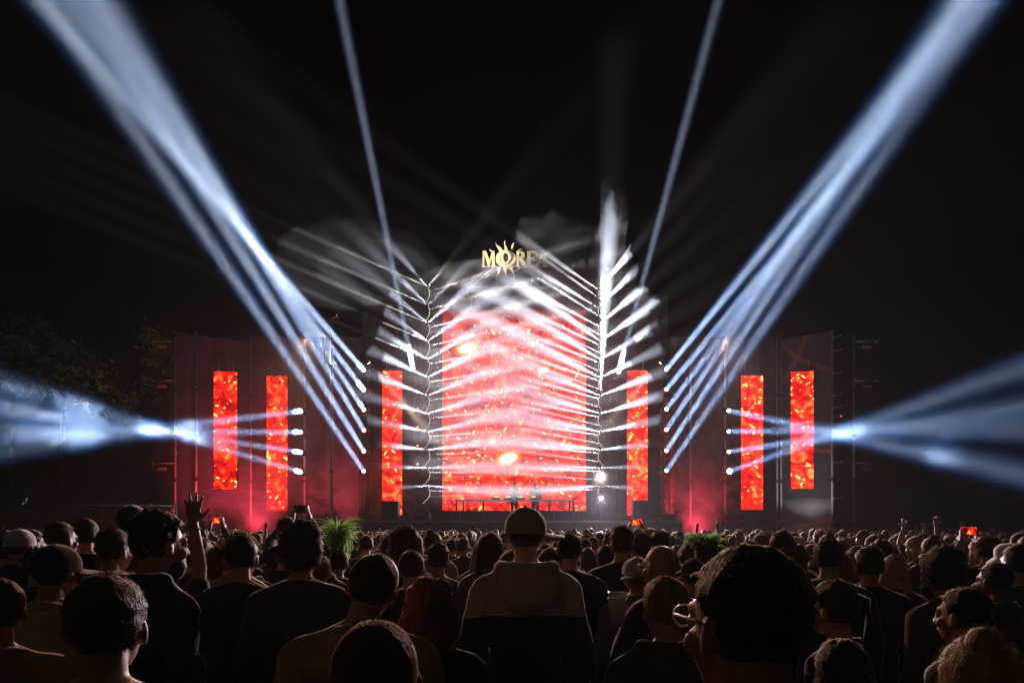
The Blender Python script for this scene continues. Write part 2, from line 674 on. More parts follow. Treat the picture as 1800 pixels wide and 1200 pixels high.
# ------------------------------------------------------------------ gold sign
SY = 33.2
k_ = SY / FX


def sg(px, py):
    return ((px - 904) * k_, (468 - py) * k_)


sign = thing('festival_sign', 'gold MOOREA sign with a flaming sun O on a pipe frame', 'sign', P(904, 468, SY))


def letter(name, polys, y0=0.0, y1=.14):
    mb = MB()
    for i, pl in enumerate(polys):
        mb.prism([sg(*q) for q in pl], y0 - .003 * i, y1 + .003 * i)
    return mb.build(name, M['gold'], sign)


letter('letter_m', [[(848.5, 441), (852, 441), (851, 466), (852.5, 468), (846.5, 468), (848, 466)],
                    [(850, 441), (854.5, 441), (861, 459), (859.5, 468), (857.5, 467)],
                    [(865, 441), (869, 441), (870, 466), (871.5, 468), (863, 468), (864.8, 466)],
                    [(860, 458), (865, 441), (867, 446), (859.5, 468), (857.5, 466)]])


def ring(cx, cy, rx, ry, tx, ty, name, y0, y1):
    mb = MB()
    n = 40
    for y in (y0, y1):
        for q in range(n):
            t = 2 * PI * q / n
            x, z = sg(cx + rx * math.cos(t), cy + ry * math.sin(t))
            mb.v.append((x, y, z))
        for q in range(n):
            t = 2 * PI * q / n
            x, z = sg(cx + (rx - tx) * math.cos(t), cy + (ry - ty) * math.sin(t))
            mb.v.append((x, y, z))
    for q in range(n):
        r_ = (q + 1) % n
        mb.f += [(q, r_, n + r_, n + q), (2 * n + q, 3 * n + q, 3 * n + r_, 2 * n + r_), (q, 2 * n + q, 2 * n + r_, r_), (n + q, n + r_, 3 * n + r_, 3 * n + q)]
    return mb.build(name, M['gold'], sign)


ring(889, 454, 17.5, 14.2, 6.6, 2.2, 'letter_o', -.02, .12)
ring(889, 454, 9.2, 11.4, 4.6, 2.6, 'letter_o', -.16, -.02)
letter('letter_r', [[(908, 441), (912.5, 441), (912.5, 466), (914, 468), (907, 468), (908, 466)],
                    [(911, 441), (918, 441.5), (922.5, 445), (922.5, 450), (918, 454), (911, 454.5), (911, 451.5), (915.5, 450.5), (916, 444.5), (911, 444)],
                    [(912, 454), (917, 453), (926, 466), (927, 468), (920, 468)]])
letter('letter_e', [[(926.5, 441), (932.5, 441), (932.5, 466), (934, 468), (925, 468), (926.5, 466)],
                    [(932, 441), (944, 441), (944, 446), (940, 444), (932, 444)],
                    [(932, 452.5), (940, 452.5), (940, 455.5), (932, 455.5)],
                    [(932, 465), (940, 465), (944.5, 462), (943.5, 468), (932, 468)]])
letter('letter_a', [[(952, 440), (955, 440), (948.5, 466), (950, 468), (943.5, 468), (945, 466)],
                    [(953, 440), (958, 440), (961, 466), (962.5, 468), (953, 468), (954.8, 466)],
                    [(948, 458), (955, 458), (955, 461), (947.5, 461)]])
for ray in ([(878, 441), (884, 439), (880, 433), (873, 428), (871, 424), (872, 430), (876, 436)],
            [(886, 440), (894, 440), (891, 433), (888, 428), (887.5, 420), (885.5, 425), (887, 434)],
            [(897, 440), (902, 440), (902, 433), (904, 424), (900, 428), (898, 434)],
            [(864, 441), (868, 441), (864, 438.5), (860, 436), (861, 439)],
            [(909, 440.5), (914, 438), (918, 435.5), (912, 436.5)],
            [(874, 469), (880, 469), (878, 477), (873, 484), (875, 477)],
            [(884, 469), (891, 469), (890, 476), (890, 486), (887.5, 478)],
            [(894, 469), (900, 468.5), (903, 475), (902, 480), (899, 475)]):
    letter('sun_ray', [ray], .1, .16)


def pipe(name, pts, par, Y0, r=.035, m=None):
    o0 = par.location
    return MB().tube([P(x, y, Y0) - o0 for x, y in pts], r, 6).build(name, m or M['metal'], par, True)


for nm, pts in (('frame_pipe', [(847, 468.8), (962, 468.8)]), ('brace', [(871, 468), (826, 505)]), ('brace', [(937, 468), (981, 505)]),
                ('post', [(903.5, 468), (903.5, 505)]), ('brace', [(903, 478), (917, 469)]), ('crossbar', [(822, 505), (986, 505)]),
                ('post', [(822.5, 505), (822.5, 521)]), ('post', [(985, 505), (985, 521)])):
    pipe(nm, pts, sign, SY + .3, .035, M['gold'] if nm == 'brace' else None)
for x0 in (860, 934):   # two small N shaped brace frames under the sign
    for pts in ([(x0, 489), (x0, 500)], [(x0, 489), (x0 + 12, 500)], [(x0 + 12, 489), (x0 + 12, 505)]):
        pipe('brace', pts, sign, SY + .3, .018)


# ------------------------------------------------------------------ lamps
def add_beam(parent, p, d, ang, watts, c, size):
    """tight beam lamp: a lit disc with almost parallel rays; watts are written as for a point lamp of the same brightness"""
    l = bpy.data.lights.new('beam', 'AREA')
    l.shape = 'DISK'
    l.size = size
    l.spread = R(ang)
    l.energy = watts / (4 * PI) * 2 * PI * (1 - math.cos(R(ang / 2)))
    l.color = c
    if ang < 3.0 and watts > 2e5:       # a tight beam is never even: faint streaks run along it
        l.use_nodes = True
        nt = l.node_tree
        em = nt.nodes['Emission']
        ge = nt.nodes.new('ShaderNodeNewGeometry')
        ns = nt.nodes.new('ShaderNodeTexNoise')
        ns.inputs['Scale'].default_value = 260
        ns.inputs['Detail'].default_value = 2
        mr = nt.nodes.new('ShaderNodeMapRange')
        mr.inputs[1].default_value, mr.inputs[2].default_value = .36, .66
        mr.inputs[3].default_value, mr.inputs[4].default_value = .05, 1.9
        nt.links.new(ge.outputs['Incoming'], ns.inputs['Vector'])
        nt.links.new(ns.outputs['Fac'], mr.inputs[0])
        nt.links.new(mr.outputs[0], em.inputs['Strength'])
    o = bpy.data.objects.new('beam', l)
    col.objects.link(o)
    o.parent = parent
    o.location = Vector(p)
    o.rotation_euler = Vector(d).to_track_quat('-Z', 'Y').to_euler()
    return o


def moving_head(p, target, label, group, ang, watts, c, halo=None, size=1.0, lens='lens'):
    """a yoke mounted head lamp: base, yoke with two arms, head, lens and its light"""
    d = (target - p).normalized()
    t = thing('moving_head_light', label, 'stage light', p, 0, group)
    s = size
    MB().box((0, .30 * s, 0), (.30 * s, .14 * s, .30 * s)).build('base', M['black'], t)
    y = MB()
    for sx in (-1, 1):
        y.box((sx * .165 * s, .10 * s, 0), (.04 * s, .32 * s, .10 * s))
    y.box((0, .215 * s, 0), (.37 * s, .03 * s, .12 * s))
    y.build('yoke', M['black'], t)
    h = MB()
    q = Vector((0, 0, 1)).rotation_difference(d)
    prof = [(-.20, .07), (-.16, .12), (-.02, .135), (.10, .135), (.165, .125), (.17, .115)]
    n = 16
    for z, r in prof:
        for k in range(n):
            a = 2 * PI * k / n
            h.v.append(tuple(q @ Vector((r * s * math.cos(a), r * s * math.sin(a), z * s))))
    for i in range(len(prof) - 1):
        for k in range(n):
            k2 = (k + 1) % n
            h.f.append((i * n + k, i * n + k2, (i + 1) * n + k2, (i + 1) * n + k))
    h.f.append(tuple(range(n - 1, -1, -1)))
    h.build('head', M['black'], t, True)
    ln = MB()
    ln.v = [tuple(q @ Vector((.085 * s * math.cos(2 * PI * k / n), .085 * s * math.sin(2 * PI * k / n), .168 * s))) for k in range(n)]
    ln.v.append(tuple(q @ Vector((0, 0, .19 * s))))
    ln.f = [(k, (k + 1) % n, n) for k in range(n)]
    ln.build('lens', M[lens], t, True)
    if watts:
        add_beam(t, d * .22 * s, d, ang, watts, c, .2 * s)
    if halo:
        add_beam(t, d * .23 * s, d, halo[0], halo[1], halo[2], .24 * s)
    return t


BW = (.88, .95, 1.0)
BL = (.05, .32, 1.0)
ends_l = (70, 120, 165, 190, 150, 85)
ends_r = (1700, 1735, 1712, 1680, 1690, 1735)
ORD = ('top', 'second', 'third', 'fourth', 'fifth', 'lowest')
PW = 1.0
for i, y in enumerate((652, 687, 722, 758, 795, 830)):
    moving_head(P(641, y, 31), P(ends_l[i], 0, 10.5), ORD[i] + ' of six blue white lights in the column left of stage', 'left column of beam lights', 1.2, 13e6 * PW, BW, (1.9, 3.6e6 * PW, BL))
    moving_head(P(1170, y - 1, 31), P(ends_r[i], 0, 10.5), ORD[i] + ' of six blue white lights in the column right of stage', 'right column of beam lights', 1.2, 10e6 * PW, BW, (1.9, 3.9e6 * PW, BL))
O4 = ('top', 'second', 'third', 'lowest')
for i, y in enumerate((722, 759, 795, 830)):
    moving_head(P(531, y, 31.8), P(0, (788, 760, 716, 670)[i], 14), O4[i] + ' of four low lights on the left pole, beam going left', 'low left beam lights', 1.7, 20e5 * PW, BW, (2.6, 13e5 * PW, BL))
    moving_head(P(1279, y - 1, 31.8), P(1800, (832, 753, 716, 646)[i], 13), O4[i] + ' of four low lights on the right pole, beam going right', 'low right beam lights', 1.7, 20e5 * PW, BW, (2.6, 15e5 * PW, BL))
moving_head(P(727, 652, 31), P(597, 0, 17), 'lone light left of wavy column, thin beam straight up', None, .85, 18e6 * PW, (.9, .97, 1), (1.4, 3.3e6 * PW, BL))
moving_head(P(1086, 658, 31), P(1263, 0, 17), 'lone light right of wavy column, thin beam straight up', None, .85, 15e6 * PW, (.9, .97, 1), (1.4, 3.3e6 * PW, BL))
moving_head(P(585, 556, 26.5), P(880, 448, SY), 'warm spotlight on slim left mast aimed at the gold sign', None, 14, 9000 * PW, (1, .86, .6), None, .8, 'warm')
moving_head(P(645, 634, 31), P(880, 905, 32), 'warm spotlight on the left truss aimed down at the performers', None, 9, 30000 * PW, (1, .8, .45), None, .8, 'warm')
moving_head(P(1164, 634, 31), P(930, 905, 32), 'warm spotlight on the right truss aimed down at the performers', None, 9, 30000 * PW, (1, .8, .45), None, .8, 'warm')

# wavy pixel bars: twelve a side, each a curved housing with a row of lit pixels
VC = (.82, .86, 1.0)
WC = (1.0, .93, .86)
rnd = random.Random(5)
NBAR = 12
ORD12 = ('topmost', 'second', 'third', 'fourth', 'fifth', 'sixth', 'seventh', 'eighth', 'ninth', 'tenth', 'eleventh', 'lowest')
CY = 30.6
for side, cx, s in (('left', 752, 1), ('right', 1055, -1)):
    for i in range(NBAR):
        y0 = 504 + 31.8 * i
        p0 = P(cx, y0, CY)
        t = thing('pixel_bar', ORD12[i] + ' wavy bar of lit pixels in the ' + side + ' column', 'light bar', p0, 0, side + ' column of pixel bars')
        pts = []
        for k in range(13):
            u = k / 12
            pts.append(Vector((s * (.10 * math.sin(PI * u * 1.25 + .1) - (.13 * max(0, u - .65) / .35 if i > 6 else .03 * u)), -.03 * math.sin(PI * u), -.76 * u - .03)))
        MB().tube([q + Vector((0, .06, 0)) for q in pts], .035, 8).build('housing', M['black'], t, True)
        MB().box((s * .0, .2, -.4), (.06, .22, .08)).build('clamp', M['dark_metal'], t)
        for k in range(12):
            q = (pts[k] + pts[k + 1]) / 2
            MB().ell(q, (.014, .014, .014), None, 8, 5).build('pixel', M['dot'], t, True)
        f = i / (NBAR - 1)
        el = R(48 - 52 * f)
        big = 1.0 if side == 'left' else 1.5
        # the pair of short wide cones
        for dirx in (-1, 1):
            d = Vector((dirx * math.cos(el), -.12, math.sin(el)))
            if side == 'right' and dirx == -1 and i < 3:
                continue
            add_beam(t, (dirx * .03, -.06, 0), d, 14, 24000 * PW * big * (1.6 if i == 0 else 1 if i < 6 else .75 if i < 10 else .4) * (1 if dirx != s else .55), VC, 0.04)
        # fine combs and broad fans toward the centre
        el2 = R(17 - 17 * f)
        if side == 'left':
            for k in range(5):
                q = pts[1 + k * 2]
                d = Vector((1, -.10, math.tan(el2) + .02 * (k - 2)))
                add_beam(t, q + Vector((.03, -.05, 0)), d, (1.5, 5.2, 1.3, 3.2, 1.5)[k], (16000, 28000, 13000, 19000, 13000)[k] * PW * (1.15 - .75 * f), WC, 0.03)
            if i < 5:
                add_beam(t, (-.03, -.06, 0), Vector((-1, -.25, .36)), 3.6, 130000 * PW, WC, 0.04)
        else:
            el3 = R(33 - 33 * f)
            for k in range(2):
                q = pts[2 + k * 6]
                d = Vector((-1, -.12, math.tan(el3) + .03 * (k - .5)))
                add_beam(t, q + Vector((-.03, -.05, 0)), d, (6.8, 4.8)[k], 38000 * PW * (1.15 - .7 * f), (.95, .92, 1), 0.03)
# two bars of the right column look straight at the crowd
for py in (833, 873):
    p = P(1057, py, 30.3)
    moving_head(p, Vector((0.6, 6, -2.2)), ('upper' if py < 850 else 'lower') + ' glaring white light low on the right wavy column', 'glaring lights', 62, 5500 * PW, (1.0, .86, .80) if py < 850 else (.86, .72, 1.0), None, .7)
# warm lamps added on top of the light poles to rim-light the crowd
for px, py, Y, c, wt, lab in ((536, 596, 32.2, (1.0, .55, .36), 11000, 'small added warm rim lamp on top of the low left light pole'), (1275, 596, 32.2, (1.0, .58, .46), 11000, 'small added warm rim lamp on top of the low right light pole')):
    p = P(px, py, Y)
    moving_head(p, Vector((p.x * .25, 7.0, -3.5)), lab, 'added rim lamps', 38, wt * PW, c, None, .4, 'tan')
# red uplights on the ground that tint the side drapes and the low smoke
M['red_lens'] = glow_mat('lit_red_lens', (1.0, .05, .08), 3)
for px, Y, wt, lab in ((352, 30.3, 1300, 'red uplight below the outermost left screen'), (443, 31.2, 1500, 'red uplight between the two outer left screens'), (585, 31.4, 1300, 'red uplight left of the stage'), (1228, 31.2, 1100, 'red uplight right of the stage'), (1418, 30.2, 420, 'pale uplight below the outermost right screen')):
    p = Vector((P(px, 0, Y).x, Y, .35))
    moving_head(p, p + Vector((0, .5, 4)), lab, 'red uplights', 75, wt * PW, (1.0, .05, .10) if px < 1400 else (.9, .9, 1.0), None, .7, 'red_lens' if px < 1400 else 'lens')
# upright beam beside the right column
add_beam(thing('floor_spot', 'lamp base low behind the right wavy column, beam straight up', 'stage light', P(1056, 690, 30.9)), (0, 0, .2), Vector((.04, -.02, 1)), 10, 150000 * PW, VC, 0.06)
fs = [o for o in bpy.data.objects if o.name.startswith('floor_spot')][0]
MB().tube([(0, 0, -.12), (0, 0, .1)], .1, 14).build('can', M['black'], fs, True)
MB().ell((0, 0, .11), (.085, .085, .02), None, 14, 6).build('lens', M['lens'], fs, True)

# ------------------------------------------------------------------ things standing on the stage
def speaker_box(px0, px1, py0, Y, label, tall=False, cat='speaker'):
    a, b = P(px0, 914, Y), P(px1, py0, Y)
    w2, h = (b.x - a.x) / 2, b.z - SZ
    d = .5 if tall else .4
    t = thing('stage_speaker' if tall else 'floor_monitor', label, cat, ((a.x + b.x) / 2, Y, SZ), 0, 'boxes along the stage edge')
    bm = MB()
    if tall:
        bm.box2((-w2, 0, .06), (w2, d, h))
    else:
        bm.prism([(-w2, 0), (w2, 0), (w2, h), (-w2, h)], 0, d)
    bm.build('cabinet', M['speaker'], t)
    MB().box2((-w2 + .03, -.02, .1 if tall else .04), (w2 - .03, -.002, h - .04)).build('grille', M['grille'], t)
    for s in (-1, 1):
        MB().box((s * w2 * .8, d / 2, .03 if tall else h + .012), (.06, .2, .06 if tall else .02)).build('foot' if tall else 'handle', M['dark_metal'], t)
    return t


speaker_box(670, 700, 880, 29.6, 'big black speaker at left on stage before the narrow screen', True)
speaker_box(1113, 1142, 879, 29.6, 'big black speaker at right on stage before the narrow screen', True)
for px0, px1, py0, lab in ((630, 655, 904, 'low black box left of the big left speaker'),
                           (728, 755, 902, 'low black box below the left wavy light column'),
                           (762, 792, 906, 'wide flat black box at the left edge of the big screen'),
                           (796, 808, 900, 'small black box at the left end of the performer table'),
                           (827, 846, 904, 'black floor wedge under the left half of the table'),
                           (859, 873, 907, 'small floor wedge left of the capped man'),
                           (876, 888, 906, 'small black box next to the capped man'),
                           (962, 970, 905, 'narrow black box right of the capped man'),
                           (975, 990, 903, 'black floor wedge under the right half of the table'),
                           (1007, 1020, 904, 'small black box at the right end of the table'),
                           (1024, 1053, 907, 'wide flat black box left of the right wavy column'),
                           (1057, 1072, 905, 'small black box below the glaring lights'),
                           (1074, 1086, 902, 'upright black box just right of the glaring lights'),
                           (1157, 1187, 903, 'low black box right of the big right speaker')):
    speaker_box(px0, px1, py0, 29.5, lab)

TY = 31.0
tz = P(0, 878, TY).z
tb = thing('performer_table', 'long thin performer table on a pipe frame before the centre screen', 'table', (P(905, 0, TY).x, TY, SZ))
xa, xb = P(800, 0, TY).x - tb.location.x, P(1010, 0, TY).x - tb.location.x
MB().box2((xa, -.35, tz - SZ - .06), (xb, .45, tz - SZ)).build('table_top', M['dark_metal'], tb)
MB().box2((xa, -.38, tz - SZ - .09), (xb, -.352, tz - SZ - .01)).build('edge_strip', M['metal'], tb)
for px in (803, 815, 850, 965, 1000, 1007):
    x = P(px, 0, TY).x - tb.location.x
    MB().box2((x - .04, -.28, 0), (x + .04, -.2, tz - SZ - .062)).build('leg', M['dark_metal'], tb)
for x0, x1 in ((815, 850), (965, 1000)):
    for z in (.25, .48, .7):
        a, b = P(x0, 0, TY).x - tb.location.x, P(x1, 0, TY).x - tb.location.x
        MB().box2((a + .05, -.26, z), (b - .05, -.22, z + .035)).build('rail', M['dark_metal'], tb)
for px, wd, lab in ((872, .36, 'left'), (893, .42, 'middle left'), (915, .42, 'middle right'), (938, .36, 'right')):
    p = P(px, 878, TY)
    t = thing('dj_deck', lab + ' of four black music decks on the table', 'music deck', (p.x, TY + .05, tz), 0, 'music decks on the table')
    MB().box2((-wd / 2, -.2, 0), (wd / 2, .2, .09)).build('case', M['black'], t)
    MB().tube([(0, 0, .091), (0, 0, .105)], .12, 18).build('jog_wheel', M['metal'], t)
    MB().box((0, .17, .13), (wd * .5, .02, .07)).build('display', M['amber'], t)
# red and white banner hanging below the right light column
bm_ = mat('red_white_cloth', (.55, .05, .06), .7, 0, .9, 1.6)
t = drape('hanging_banner', (P(1166, 0, 31.9).x, 31.9), (P(1186, 0, 31.9).x, 31.9), SZ, zt(700, 31.9), 'narrow red banner hanging under the right light column', 5, .08, bm_)
t['category'] = 'banner'
# small lamps on the left amber truss and the far right pole
for k, py in enumerate((690, 718, 750, 783, 815)):
    p = P(734, py, 32.1)
    t = thing('small_lamp', ORD12[k] + ' small amber lamp on the truss left of the wavy column', 'lamp', p, 0, 'amber lamps on the left truss')
    MB().tube([(0, .1, 0), (0, 0, 0)], .055, 10).build('can', M['black'], t, True)
    MB().ell((0, -.005, 0), (.045, .02, .045), None, 10, 6).build('lens', M['amber'], t, True)
for k, py in enumerate((592, 616, 655, 695, 715, 733, 812, 875)):
    p = P(1470, py, 30.9)
    t = thing('clamp_lamp', ORD12[k] + ' small lamp clamped on the tall far right pole', 'lamp', p, 0, 'clamp lamps on the right pole')
    MB().tube([(0, .02, 0), (.16, -.1, .03)], .06, 10).build('can', M['black'], t, True)
    MB().box((-.09, .03, 0), (.1, .05, .06)).build('clamp', M['metal'], t)
    MB().ell((.165, -.104, .031), (.035, .035, .035), None, 8, 6).build('lens', M['red'] if k == 5 else M['tan'], t, True)

# ------------------------------------------------------------------ fence at the left, barrier at the right
M['tarp'] = mat('olive_tarp', (.10, .085, .035), .8, 0, .4, 1.5, .4, 8)
M['red_tarp'] = mat('red_tarp', (.40, .04, .05), .7, 0, .4, 1.5, .4, 8)
fe = thing('tarp_fence', 'low fence at far left hung with olive and red tarps', 'fence', (P(0, 0, 30).x, 30, 0))
fx0, fx1 = -2.5, P(310, 0, 30).x - fe.location.x
n = 9
for i in range(n + 1):
    x = fx0 + (fx1 - fx0) * i / n
    MB().tube([(x, 0, 0), (x, 0, 2.95)], .03, 8).build('post', M['dark_metal'], fe, True)
MB().tube([(fx0, 0, 2.88), (fx1, 0, 2.84)], .022, 6).build('top_rail', M['dark_metal'], fe, True)
for i in range(n):
    a = fx0 + (fx1 - fx0) * i / n + .04
    b = fx0 + (fx1 - fx0) * (i + 1) / n - .04
    mb = MB()
    for y_ in (-.05, -.03):
        for j in range(5):
            for k in range(9):
                x = a + (b - a) * k / 8
                z = .15 + (2.62 - .12 * math.sin(PI * k / 8)) * j / 4
                mb.v.append((x, y_ + .05 * math.sin(k * 1.9 + i) * math.sin(j * 1.1 + i), z))
    for j in range(4):
        for k in range(8):
            q = j * 9 + k
            mb.f += [(q, q + 1, q + 10, q + 9), (45 + q, 45 + q + 9, 45 + q + 10, 45 + q + 1)]
    mb.build('tarp', M['red_tarp'] if i in (6, 8) else M['tarp'], fe, True, False)
for k in range(4):
    p = P(1492 + 34 * k, 0, 27)
    t = thing('crowd_barrier', ORD12[k] + ' steel crowd barrier from the left on the right side', 'barrier', (p.x, 27, 0), 0, 'crowd barriers at right')
    zt_ = 1.62
    MB().tube([(-.36, 0, .1), (-.36, 0, zt_), (.36, 0, zt_), (.36, 0, .1)], .022, 8).build('frame', M['metal'], t, True)
    for j in range(6):
        MB().tube([(-.26 + j * .105, 0, .25), (-.26 + j * .105, 0, zt_ - .02)], .010, 6).build('bar', M['metal'], t)
    for s in (-1, 1):
        MB().box((s * .3, 0, .03), (.06, .5, .05)).build('foot', M['dark_metal'], t)

# ------------------------------------------------------------------ trees in the dark
M['bark'] = mat('bark', (.07, .05, .035), .9, 0, .4, 6, .8, 30)
m, nt, b = new_mat('leaf')
b.inputs['Roughness'].default_value = .55
n_ = nt.nodes.new('ShaderNodeTexNoise')
n_.inputs['Scale'].default_value = 1.3
r_ = nt.nodes.new('ShaderNodeValToRGB')
r_.color_ramp.elements[0].color = (.07, .09, .02, 1)
r_.color_ramp.elements[1].color = (.20, .19, .07, 1)
tc_ = nt.nodes.new('ShaderNodeTexCoord')
nt.links.new(tc_.outputs['Object'], n_.inputs['Vector'])
nt.links.new(n_.outputs['Fac'], r_.inputs[0])
nt.links.new(r_.outputs[0], b.inputs['Base Color'])
M['leaf'] = m


def tree(px, ptop, Y, rad, label, seed, dens=1500):
    rn = random.Random(seed)
    top = P(px, ptop, Y)
    H = top.z
    t = thing('tree', label, 'tree', (top.x, Y, 0), 0, 'trees behind the left fence')
    tr = MB()
    tr.tube([(0, 0, 0), (.1, .1, H * .3), (.0, .1, H * .55), (.15, 0, H * .85)], .26, 9, .06)
    tips = []
    for k in range(11):
        z = H * (.64 + .022 * k)
        a = rn.random() * 6.28
        L_ = rad * rn.uniform(.6, 1.0) * (1.15 - .6 * k / 11)
        e = Vector((math.cos(a) * L_, math.sin(a) * L_, z + rn.uniform(.3, 1.4)))
        tr.tube([(0.06, .06, z), (e.x * .5, e.y * .5, (z + e.z) / 2 + .25), tuple(e)], .075, 6, .015)
        tips += [e, Vector((e.x * .6, e.y * .6, (z + e.z) / 2 + .4))]
    tips.append(Vector((.1, 0, H * .92)))
    tr.build('trunk', M['bark'], t, True)
    lf = MB()
    cl = []
    for e in tips:
        for _ in range(3):
            cl.append((e + Vector((rn.gauss(0, .45), rn.gauss(0, .45), rn.gauss(0, .3))), rn.uniform(.3, .75)))
    for _ in range(dens):
        c, r = cl[rn.randrange(len(cl))]
        p = c + Vector((rn.gauss(0, r * .55), rn.gauss(0, r * .55), rn.gauss(0, r * .4)))
        q = Quaternion((rn.gauss(0, 1), rn.gauss(0, 1), rn.gauss(0, 1), rn.gauss(0, 1)))
        q.normalize()
        s = rn.uniform(.11, .22)
        lf.add([p + q @ Vector(v) for v in ((0, -s, 0), (s * .45, 0, .01), (0, s, 0), (-s * .45, 0, .01))], [(0, 1, 2, 3)])
    lf.build('crown', M['leaf'], t, False, False)['kind'] = 'stuff'
    return t


tree(18, 530, 36, 2.8, 'leafy tree at the left edge, tallest of the dark trees', 1)
tree(108, 572, 37, 2.6, 'spreading leafy tree second from the left edge', 2)
tree(300, 565, 38, 1.8, 'small leafy tree top above the far left cloth wing', 3, 900)

# a small warm floodlight on the fence that catches the leaves
p = Vector((P(40, 0, 29.6).x, 29.6, 2.95))
t = thing('fence_floodlight', 'small warm floodlight on the left fence, under the trees', 'lamp', p)
MB().box((0, 0, .1), (.3, .1, .2)).build('housing', M['black'], t)
MB().box((0, 0, .0), (.05, .05, .1)).build('bracket', M['metal'], t)
add_beam(t, (0, .12, .15), Vector((.05, .62, .72)), 70, 200, (1, .82, .45), .2)
# ------------------------------------------------------------------ people
SKIN = [mat('skin_light', (.50, .30, .21), .5, 0, .12, 14, .15, 200), mat('skin_tan', (.36, .20, .13), .5, 0, .12, 14, .15, 200), mat('skin_dark', (.14, .075, .05), .45, 0, .15, 14, .15, 200)]


def hair_mat(name, c):
    m = mat(name, c, .55, 0, .35, 40, .6, 160)
    nt = m.node_tree
    b = nt.nodes['Principled BSDF']
    for n in [q for q in nt.nodes if q.type == 'TEX_NOISE']:      # streaks that run down the hair
        mp = nt.nodes.new('ShaderNodeMapping')
        mp.inputs['Scale'].default_value = (1, 1, .13)
        src = n.inputs['Vector'].links[0].from_socket
        nt.links.new(src, mp.inputs['Vector'])
        nt.links.new(mp.outputs[0], n.inputs['Vector'])
    b.inputs['Sheen Weight'].default_value = 1.0
    b.inputs['Sheen Roughness'].default_value = .3
    b.inputs['Sheen Tint'].default_value = (1, .75, .5, 1)
    b.inputs['Specular IOR Level'].default_value = .35
    return m


HAIR = {'black': hair_mat('black_hair', (.012, .010, .009)), 'brown': hair_mat('brown_hair', (.055, .030, .016)),
        'auburn': hair_mat('auburn_hair', (.13, .045, .018)), 'blond': hair_mat('blond_hair', (.32, .21, .09)), 'grey': hair_mat('grey_hair', (.25, .23, .21))}
DARKS = [(.012, .012, .014), (.02, .02, .026), (.05, .05, .055), (.018, .022, .035), (.10, .09, .08), (.008, .008, .008), (.28, .26, .23), (.03, .018, .02), (.06, .03, .025), (.015, .02, .016), (.16, .15, .15), (.022, .02, .02)]
CLOTH = random_cloth('crowd_top', DARKS)
DENIM = random_cloth('crowd_trousers', [(.02, .025, .045), (.012, .012, .013), (.05, .06, .09), (.09, .075, .05)])
CAPM = random_cloth('crowd_cap', [(.015, .015, .017), (.20, .19, .17), (.03, .03, .06), (.45, .43, .40), (.10, .02, .02)], .8)
M['white_eye'] = mat('eye_white', (.28, .26, .25), .2, 0, .05, 30)
M['cup'] = mat('clear_plastic_cup', (.75, .75, .78), .2, 0, .1, 10)
M['phone'] = mat('phone_shell', (.02, .02, .022), .25, 0, .1, 10)
M['phone_red'] = ember_mat('phone_picture', 9, 9.0, 1.3)
M['phone_red'].cycles.emission_sampling = 'NONE'
work = bpy.data.scenes.new('workshop')      # a scratch scene, so that joining a skin does not re-evaluate the whole place


def remesh(mb, voxel, smooth=4, ratio=1.0, fold=0.0, seed=0, zmin=None):
    """join overlapping closed shapes into one continuous skin"""
    me = mb.mesh('tmp')
    o = bpy.data.objects.new('tmp', me)
    work.collection.objects.link(o)
    md = o.modifiers.new('r', 'REMESH')
    md.mode = 'VOXEL'
    md.voxel_size = voxel
    md.use_smooth_shade = True
    if smooth:
        s = o.modifiers.new('s', 'SMOOTH')
        s.factor = .5
        s.iterations = smooth
    if ratio < 1:
        d = o.modifiers.new('d', 'DECIMATE')
        d.ratio = ratio
    vl = work.view_layers[0]
    vl.update()
    dg = vl.depsgraph
    out = bpy.data.meshes.new_from_object(o.evaluated_get(dg))
    bpy.data.objects.remove(o)
    bpy.data.meshes.remove(me)
    if fold:
        off = Vector((seed * 3.1, seed * 1.3, seed * 7.7))
        nrm = [v.normal.copy() for v in out.vertices]
        pos = [v.co.copy() for v in out.vertices]
        flat = []
        for p, nv_ in zip(pos, nrm):
            k = noise.noise(Vector((p.x * 9, p.y * 9, p.z * 6)) + off) + .6 * noise.noise(Vector((p.x * 5 + p.z * 14, p.y * 5, p.z * 17 - p.x * 10)) + off)
            flat.extend(p + nv_ * (fold * k))
        out.vertices.foreach_set('co', flat)
    out.polygons.foreach_set('use_smooth', [True] * len(out.polygons))
    out.update()
    return out


def hand(mb, wrist, d, up, side, spread=.22, curl=.25, s=1.0):
    """palm, four unequal fingers and a thumb leaving the side of the palm; up = back of the hand"""
    wrist, d = Vector(wrist), Vector(d).normalized()
    up = Vector(up)
    up = (up - d * up.dot(d)).normalized()
    lat = d.cross(up) * side            # towards the thumb
    rot = Matrix((lat, d, up)).transposed()
    mb.ell(wrist + d * .05 * s, (.043 * s, .055 * s, .018 * s), rot, 14, 8)
    for k, (o, L) in enumerate(((.032, .078), (.011, .087), (-.011, .080), (-.031, .062))):
        b = wrist + d * (.088 - .006 * abs(k - 1)) * s + lat * o * s
        dd = (d + lat * (spread * (1.3 - k) * .8)).normalized()
        m1 = b + dd * (L * .5 * s) - up * (curl * .012 * s)
        dd2 = (dd - up * curl).normalized()
        e = m1 + dd2 * (L * .48 * s)
        mb.cap(b, .0105 * s, m1, .0095 * s, 9, 3)
        mb.cap(m1, .0095 * s, e, .0078 * s, 9, 3)
    b = wrist + d * .025 * s + lat * .034 * s
    dd = (d * .62 + lat * .75 - up * .15).normalized()
    m1 = b + dd * .042 * s
    e = m1 + (dd + d * .5).normalized() * .034 * s
    mb.cap(b, .014 * s, m1, .011 * s, 9, 3)
    mb.cap(m1, .011 * s, e, .009 * s, 9, 3)


